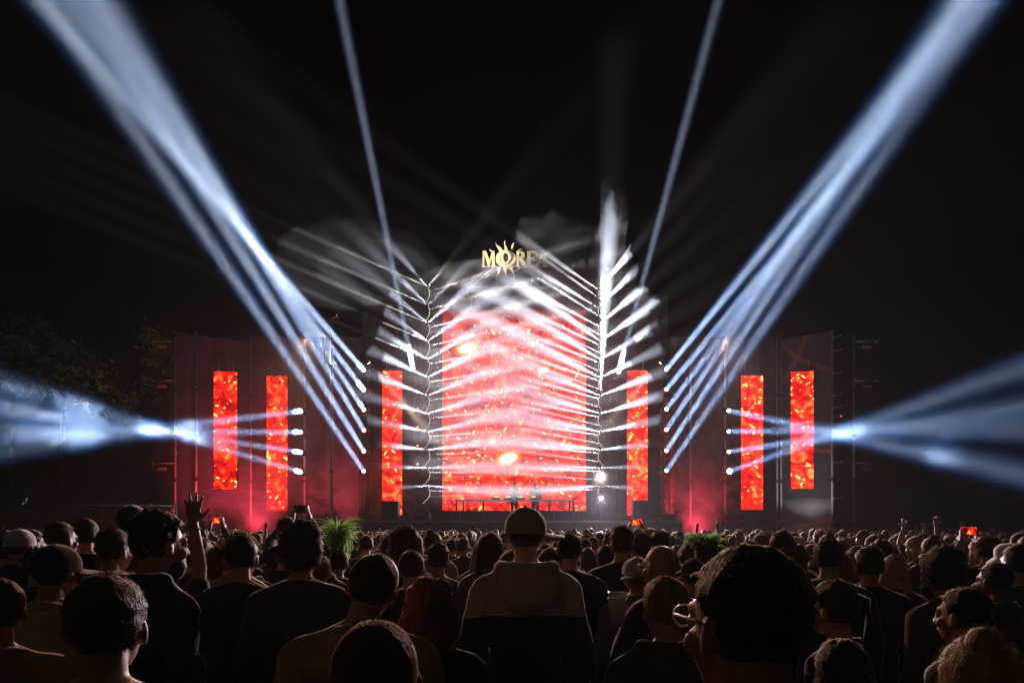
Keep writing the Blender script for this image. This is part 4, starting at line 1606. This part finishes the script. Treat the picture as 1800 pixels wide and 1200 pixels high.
# ------------------------------------------------------------------ the wider crowd: fourteen kinds of figure, copied
KINDS_ = [
    ('short dark hair', dict(hair='short', hc='black')), ('brown cropped hair', dict(hair='crop', hc='brown')), ('long brown hair', dict(hair='long', hc='brown', build=.88)),
    ('a cap', dict(hair='short', hc='black', cap=True)), ('curly hair', dict(hair='curly', hc='brown')), ('a hair bun', dict(hair='bun', hc='brown', build=.88)),
    ('shaved head', dict(hair='buzz', hc='brown')), ('long fair hair', dict(hair='long', hc='blond', build=.88)), ('both arms raised', dict(hair='short', hc='brown', arms=('raised', 'up'), sleeve='short')),
    ('one arm raised', dict(hair='wavy', hc='brown', arms=('down', 'up'), sleeve='short', build=.9)), ('a hooded top', dict(hair='short', hc='black', hood=True, build=1.08)),
    ('a bucket hat', dict(hair='short', hc='brown', cap=True, bucket=True)), ('wavy auburn hair', dict(hair='wavy', hc='auburn', build=.9)), ('hands held up with a phone', dict(hair='short', hc='black', arms=('phone', 'phone'))),
]
PROTO = []
for k, (desc, o) in enumerate(KINDS_):
    pr = build_person(o.get('arms', (('down', 'front') if k % 3 == 0 else ('down', 'down'))), (-12, 8, 0, 15, -6)[k % 5], (4, -3, 2)[k % 3], (3, -4, 0, 2)[k % 4], o.get('build', 1.0), .012, .42, .006, 40 + k, o.get('sleeve', 'long'), True, o.get('hood', False))
    H = pr['H']
    parts = [('body', pr['body'], SKIN[k % 2], []), ('top', pr['top'], CLOTH, []), ('trousers', pr['trousers'], DENIM, []),
             ('hair', hair_mesh('buzz' if o.get('cap') else o['hair'], 60 + k, 700, False, H), HAIR[o['hc']], [])]
    if o.get('cap'):
        d_, b_, u_ = cap_meshes(H, (0, 170)[k % 2] if not o.get('bucket') else 0, o.get('bucket', False))
        parts.append(('cap', d_, CAPM, [('brim', b_, CAPM), ('button', u_, CAPM)]))
    PROTO.append((desc, parts))
WEIGHT = [20, 15, 12, 10, 8, 5, 8, 5, 1, 3, 8, 2, 5, 0]
rnd = random.Random(11)
spots = []
Yr = 4.3
row = 0
while Yr < 15.3:
    row += 1
    half = Yr * .75 + .3
    n = int(2 * half / .60)
    x0 = -half + rnd.uniform(0, .3)
    for i in range(n):
        x = x0 + (i + .5) * 2 * half / n + rnd.uniform(-.13, .13)
        y = Yr + rnd.uniform(-.22, .22)
        if any((x - a) ** 2 + (y - b) ** 2 < .20 for a, b in placed):
            continue
        spots.append((x, y, row))
        placed.append((x, y))
    Yr += .56 + .014 * Yr
ROWN = ('first', 'second', 'third', 'fourth', 'fifth', 'sixth', 'seventh', 'eighth', 'ninth', 'tenth', 'eleventh', 'twelfth', 'thirteenth', 'fourteenth', 'fifteenth', 'sixteenth')


def ordinal(k):
    tens = ('', '', 'twenty', 'thirty', 'forty')
    if k <= 16:
        return ROWN[k - 1]
    if k < 20:
        return ('seventeenth', 'eighteenth', 'nineteenth')[k - 17]
    if k % 10 == 0:
        return tens[k // 10][:-1] + 'ieth'
    return tens[k // 10] + '-' + ROWN[k % 10 - 1]


spots = spots[:256]
from collections import Counter
cnt = Counter(s[2] for s in spots)
print('crowd', len(spots), cnt)
seen = Counter()
for x, y, rw in spots:
    k = rnd.choices(range(len(PROTO)), WEIGHT)[0]
    if rw < 5 and k in (8, 9):
        k = 10
    desc, parts = PROTO[k]
    seen[rw] += 1
    h = min(1.93, max(1.52, rnd.gauss(1.70, .07)))
    if h > 1.83:
        h = 1.74
    lab = 'person with %s, %s from left in the %s crowd row' % (desc, ordinal(seen[rw]), ROWN[rw - 1])
    spawn(parts, lab, 'people in the mid crowd', x, y, h, rnd.gauss(math.degrees(math.atan2(x, 30 - y)) * .8, 17), 0, rnd.uniform(.95, 1.06), (rnd.gauss(-1, 2.2), rnd.gauss(0, 2.8)))

# far crowd that reads as one mass of heads and shoulders
far = MB()
fh = MB()
Yr = spots[-1][1] + .5
while Yr < 27.6:
    half = Yr * .75 + .4
    n = int(2 * half / .56)
    for i in range(n):
        x = -half + (i + .5) * 2 * half / n + rnd.uniform(-.16, .16)
        y = Yr + rnd.uniform(-.22, .22)
        h = min(1.86, max(1.5, rnd.gauss(1.69, .075)))
        s = h / 1.75
        c, sn = math.cos(x * 7), math.sin(x * 7)
        r0 = rnd.uniform(.95, 1.12)
        far.ell((x, y, 1.40 * s), (.225 * r0, .12, .10), None, 10, 6)
        far.ell((x, y, 1.15 * s), (.20 * r0, .13, .32), None, 10, 6)
        far.tube([(x, y, 0), (x, y, 1.0 * s)], .15, 7)
        far.cap((x, y, 1.45 * s), .06, (x, y, 1.56 * s), .055, 7, 2)
        k = rnd.random()
        hr = .085 if k < .6 else .10
        fh.ell((x, y + .01, 1.635 * s), (hr, hr * 1.15, .122), None, 10, 7)
        if k > .8:
            fh.ell((x, y - .03, 1.56 * s), (.10, .08, .14), None, 8, 6)
        elif k < .15:
            fh.ell((x, y + .08, 1.67 * s), (.09, .10, .02), None, 8, 5)
        if rnd.random() < .035:
            for sx in (-1, 1):
                if rnd.random() < .7:
                    far.cap((x + sx * .2, y, 1.42 * s), .05, (x + sx * .27, y + .06, 1.66 * s), .04, 7, 2)
                    far.cap((x + sx * .27, y + .06, 1.66 * s), .04, (x + sx * .22, y + .08, 1.98 * s), .03, 7, 2)
    Yr += .74
m, nt, b = new_mat('far_crowd_cloth')
n1_ = nt.nodes.new('ShaderNodeTexNoise')
n1_.inputs['Scale'].default_value = 1.9
tc_ = nt.nodes.new('ShaderNodeTexCoord')
nt.links.new(tc_.outputs['Object'], n1_.inputs['Vector'])
r1_ = nt.nodes.new('ShaderNodeValToRGB')
r1_.color_ramp.elements[0].position = .42
r1_.color_ramp.elements[0].color = (.015, .014, .016, 1)
r1_.color_ramp.elements[1].position = .66
r1_.color_ramp.elements[1].color = (.22, .19, .17, 1)
nt.links.new(n1_.outputs['Fac'], r1_.inputs[0])
nt.links.new(r1_.outputs[0], b.inputs['Base Color'])
b.inputs['Roughness'].default_value = .85
fo = thing('far_crowd', 'dense mass of people standing up to the stage edge', 'crowd', (0, 0, 0))
fo['kind'] = 'stuff'
far.build('bodies', m, fo, True, False)['kind'] = 'stuff'
fh.build('heads', HAIR['brown'], fo, True, False)['kind'] = 'stuff'

# the two performers
for px, py, Y, k, topc, lab in ((904, 846, 32.0, 1, 'white', 'performer in white shirt behind the table, left of the two'), (941, 847, 32.1, 3, 'navy', 'performer in dark top and cap behind the table, right of the two')):
    desc, parts = PROTO[k]
    ps = [(nm, me, (C[topc] if nm == 'top' else m_), sub) for nm, me, m_, sub in parts]
    p = P(px, py, Y)
    spawn(ps, lab, 'performers', p.x, Y, p.z - SZ - .02, 180 + (12 if k == 1 else -14), SZ)

bpy.data.scenes.remove(work)
# ------------------------------------------------------------------ held things
def phone(px, py, Y, rz, label, lit=True, w_=.15, h=.072, rx=0):
    p = P(px, py, Y)
    t = thing('phone', label, 'phone', p, R(rz), 'phones held up')
    t.rotation_euler = (R(rx), 0, R(rz))
    MB().box((0, 0, 0), (w_, .008, h)).build('case', M['phone'], t)
    me = bpy.data.meshes.new('screen')
    a, b = w_ / 2 - .005, h / 2 - .005
    me.from_pydata([(-a, -.0055, -b), (a, -.0055, -b), (a, -.0055, b), (-a, -.0055, b)], [], [(0, 1, 2, 3)])
    obj('screen', me, M['phone_red'] if lit else M['grille'], t)
    return t


def phone_holder(px, py, Y, label, plab, lit=True):
    """a crowd figure with both hands up and the phone between the fingers"""
    desc, parts = PROTO[13]
    h = 1.74
    k = h / 1.75
    hands = Vector((0, .385, 1.83)) * k
    need = P(px, py, Y)
    h2 = h * (need.z / hands.z)
    h2 = min(1.98, max(1.6, h2))
    k = h2 / 1.75
    spawn(parts, label, 'people holding phones up', need.x, Y - .385 * k, h2, 0)
    phone((need.x / Y) * FX + 900, HZ - (1.845 * k - CH) / Y * FX, Y + .01, 0, plab, lit, .155, .078)


phone_holder(1117, 919, 8.2, 'person right of centre filming with both hands above the head', 'phone with dark red picture held above heads right of centre')
phone_holder(1703, 935, 6.6, 'person at far right holding a phone up with both hands', 'bright orange phone held up at far right')
phone_holder(382, 916, 8.6, 'person holding a phone up below the left red screens', 'bright phone screen held up right of the raised arm')
phone_holder(530, 897, 7.4, 'person holding a dark phone high left of the palm tuft', 'dark phone held high left of the palm tuft', False)

# cups held by the bald man
for px, py, lab in ((1085, 1052, 'lower clear plastic cup held up right of the cap man'), (1086, 1041, 'upper clear plastic cup just behind the lower one')):
    p = P(px, py, 2.55 if py > 1045 else 2.65)
    t = thing('plastic_cup', lab, 'cup', p, 0, 'plastic cups')
    mb = MB()
    n = 20
    prof = [(.027, -.10), (.034, -.01), (.0355, 0), (.033, -.001), (.026, -.097)]
    for r, z in prof:
        for k in range(n):
            a = 2 * PI * k / n
            mb.v.append((r * math.cos(a), r * math.sin(a), z))
    for i in range(len(prof) - 1):
        for k in range(n):
            k2 = (k + 1) % n
            mb.f.append((i * n + k, i * n + k2, (i + 1) * n + k2, (i + 1) * n + k))
    mb.f.append(tuple(range(n)))
    mb.build('wall', M['cup'], t, True)
    MB().tube([(.0355 * math.cos(2 * PI * k / 20), .0355 * math.sin(2 * PI * k / 20), .001) for k in range(21)], .0022, 6).build('rim', M['cup'], t, True)

# palm tuft headdress and leafy wreath in the crowd
def blade(L, w_, droop, name):
    mb = MB()
    n = 6
    for side in (-1, 1):
        for i in range(n + 1):
            u = i / n
            x = side * w_ * (1 - u) ** .6 * (.35 + .65 * min(1, u * 6))
            mb.v.append((x, L * u * (1 - .25 * droop * u), -droop * L * u * u * .8 + .002 * side))
    m_ = n + 1
    for i in range(n):
        mb.f.append((i, i + 1, m_ + i + 1, m_ + i))
    return mb.mesh(name)


def leafy(name, c):
    """thin leaf: part of the light from behind comes through"""
    m = mat(name, c, .45, 0, .45, 16)
    nt = m.node_tree
    b = nt.nodes['Principled BSDF']
    tr = nt.nodes.new('ShaderNodeBsdfTranslucent')
    nt.links.new(b.inputs['Base Color'].links[0].from_socket, tr.inputs[0])
    mx = nt.nodes.new('ShaderNodeMixShader')
    mx.inputs[0].default_value = .55
    nt.links.new(b.outputs[0], mx.inputs[1])
    nt.links.new(tr.outputs[0], mx.inputs[2])
    nt.links.new(mx.outputs[0], nt.nodes['Material Output'].inputs[0])
    return m


M['palm'] = leafy('palm_leaf', (.32, .58, .14))
M['straw'] = leafy('yellow_fringe', (.75, .72, .14))
PY_ = 5.6
p = P(592, 975, PY_)
t = thing('palm_tuft', 'green palm tuft with hanging yellow fringe above the crowd', 'palm', (p.x, PY_, p.z))
rn = random.Random(3)
spawn([q for q in PROTO[0][1] if q[0] != 'cap'], 'person wearing the green palm tuft headdress', 'people in the mid crowd', p.x, PY_, (p.z + .05) / 1.765 * 1.75, 12)
MB().tube([(0, 0, 0), (.004, 0, .10), (0, 0, .19)], .05, 12, .065).build('core', M['bark'], t, True)
bl = [blade(.125, .007, .5, 'leaf'), blade(.145, .007, .95, 'leaf'), blade(.10, .008, .2, 'leaf')]
fr = blade(.15, .006, .0, 'fringe')
for k in range(230):
    o = obj('leaf', bl[k % 3], M['palm'], t)
    a = rn.random() * 2 * PI
    el = rn.uniform(-.9, 1.45)
    o.location = (.05 * math.cos(a), .05 * math.sin(a), rn.uniform(.12, .24))
    o.rotation_euler = (el, rn.uniform(-.4, .4), a - PI / 2)
    s = rn.uniform(.85, 1.3)
    o.scale = (s, s, s)
for k in range(80):
    o = obj('fringe', fr, M['straw'] if k % 3 else M['palm'], t)
    a = rn.random() * 2 * PI
    rr = rn.uniform(.04, .11)
    o.location = (rr * math.cos(a), rr * math.sin(a), rn.uniform(.10, .22))
    o.rotation_euler = (-PI / 2 + rn.uniform(-.12, .2), rn.uniform(-.2, .2), a - PI / 2)
p = P(1238, 957, 4.9)
t = thing('leaf_wreath', 'leafy green wreath worn above the crowd right of centre', 'wreath', p)
lw = blade(.055, .014, .4, 'leaf')
for k in range(150):
    o = obj('leaf', lw, M['palm'], t)
    a = rn.random() * 2 * PI
    b_ = rn.uniform(-.1, 1.0)
    o.location = (.10 * math.cos(a) * math.cos(b_), .10 * math.sin(a) * math.cos(b_), .075 * math.sin(b_))
    o.rotation_euler = (rn.uniform(-.3, 1.3), rn.uniform(-.8, .8), a - PI / 2)
    s = rn.uniform(.7, 1.25)
    o.scale = (s, s, s)
MB().ell((0, 0, .0), (.092, .092, .065), None, 16, 10).build('base', M['bark'], t, True)
# wearer of the wreath
desc, parts = PROTO[0]
spawn([q for q in parts if q[0] != 'cap'], 'person under the leafy green wreath', 'people in the mid crowd', p.x, 4.9, (p.z + .02) / 1.765 * 1.75, 6)

# ------------------------------------------------------------------ smoke: closed lumpy clouds of even density
def smoke_mat(name, density, c=(.9, .91, .94), g=.2):
    m = bpy.data.materials.new(name)
    m.use_nodes = True
    nt = m.node_tree
    nt.nodes.clear()
    o = nt.nodes.new('ShaderNodeOutputMaterial')
    v = nt.nodes.new('ShaderNodeVolumePrincipled')
    v.inputs['Color'].default_value = (*c, 1)
    v.inputs['Density'].default_value = density
    v.inputs['Anisotropy'].default_value = g
    nt.links.new(v.outputs[0], o.inputs['Volume'])
    m.cycles.volume_sampling = 'EQUIANGULAR'
    return m


def cloud(c, r, seed, density, label, lump=.35, f=2.2, sub=5):
    bm = bmesh.new()
    bmesh.ops.create_icosphere(bm, subdivisions=sub, radius=1)
    for v in bm.verts:
        d = v.co.normalized()
        k = 1 + lump * (noise.noise(d * f + Vector((seed * 3.7, seed, 0))) + .5 * noise.noise(d * f * 2.3 + Vector((seed, 0, seed * 2.1))) + .28 * noise.noise(d * f * 5 + Vector((0, seed, 3))))
        k = max(.3, k)
        v.co = Vector((d.x * r[0] * k, d.y * r[1] * k, d.z * r[2] * k))
    me = bpy.data.meshes.new('smoke')
    bm.to_mesh(me)
    bm.free()
    me.polygons.foreach_set('use_smooth', [True] * len(me.polygons))
    o = obj('smoke', me, smoke_mat('smoke', density))
    o.location = c
    return tag(o, label, 'smoke', 'stage smoke', 'stuff')


cloud(P(900, 700, 30.4), (5.7, 1.5, 5.2), 1, .050, 'broad smoke drifting across the centre of the stage', .18, 2.0)
cloud(P(900, 690, 30.4), (6.7, 1.7, 6.2), 15, .014, 'thin outer smoke around the centre stage', .14, 2.0)
cloud(P(1075, 440, 30.3), (.8, .8, 2.6), 2, .045, 'upright plume rising above the right wavy column', .5, 2.4)
cloud(P(1068, 520, 30.4), (1.25, 1.0, 3.4), 17, .02, 'thin smoke around the upright plume', .35, 2.2)
cloud(P(915, 510, 31.2), (4.4, 1.1, 1.5), 3, .05, 'milky smoke over the top of the centre screen', .22, 2.0)
cloud(P(975, 430, 30.3), (1.8, .8, 1.3), 13, .02, 'smoke bank right of the gold sign', .4, 2.2)
cloud(P(620, 465, 29.4), (3.6, 1.6, 1.9), 5, .0035, 'thin smoke crossed by grey beams upper left of stage', .1, 2.0)
cloud(P(655, 478, 29.6), (2.4, 1.3, 1.4), 16, .005, 'inner smoke crossed by grey beams upper left of stage', .1, 2.0)
cloud(P(1118, 545, 30.2), (.85, .7, 1.0), 4, .06, 'ragged smoke puff right of the right wavy column', .6, 2.6)
# beams on the far left burst through dense smoke
cloud(P(138, 742, 16.3), (.95, .9, .62), 7, .006, 'ragged bright smoke cloud at far left in the beams', .9, 3.6, 6)
cloud(P(262, 752, 19.5), (.55, .6, .34), 8, .004, 'small smoke knot left of the outermost left screen', .95, 3.4)
cloud(P(340, 757, 21.6), (1.0, .8, .42), 9, .004, 'smoke in front of the outermost left screen', .6, 2.6)
cloud(P(20, 730, 14.6), (.7, .7, .6), 10, .003, 'thin smoke at the left edge', .5, 2.2)
cloud(P(1500, 760, 20.0), (1.4, 1.0, .5), 11, .0015, 'soft smoke where the right beams cross', .4, 2.0)
cloud(P(1690, 800, 15.6), (.8, .7, .5), 12, .003, 'soft smoke wisp at far right', .5, 2.4)
# ground smoke
cloud(P(401, 884, 24), (.42, .3, .46), 60, .5, 'small white smoke puff above heads below the outermost left screen', .6, 2.4)
cloud(P(470, 868, 31.5), (2.6, .4, 1.5), 61, .40, 'low smoke reddened by the left screens', .5, 2.2)
cloud(P(1236, 868, 31.6), (1.5, .36, 1.7), 62, .7, 'low smoke right of the stage reddened by the screens', .7, 2.4)
cloud(P(430, 800, 31.2), (4.8, .4, 4.2), 63, .08, 'thin purple red smoke around the outer left screens', .4, 2.0)
cloud(P(650, 850, 32.2), (2.2, .35, 2.0), 64, .3, 'low reddish smoke left of the centre stage', .5, 2.2)
# ------------------------------------------------------------------ haze: the air of the place
m = bpy.data.materials.new('haze')
m.use_nodes = True
nt = m.node_tree
nt.nodes.clear()
o_ = nt.nodes.new('ShaderNodeOutputMaterial')
v_ = nt.nodes.new('ShaderNodeVolumePrincipled')
v_.inputs['Color'].default_value = (.9, .92, .95, 1)
v_.inputs['Density'].default_value = .0007
v_.inputs['Anisotropy'].default_value = .35
nt.links.new(v_.outputs[0], o_.inputs['Volume'])
m.cycles.volume_sampling = 'EQUIANGULAR'
tag(MB().box2((-48, -6, -1), (48, 44, 24)).build('haze', m), 'thin stage haze filling the night air', 'haze', None, 'stuff')
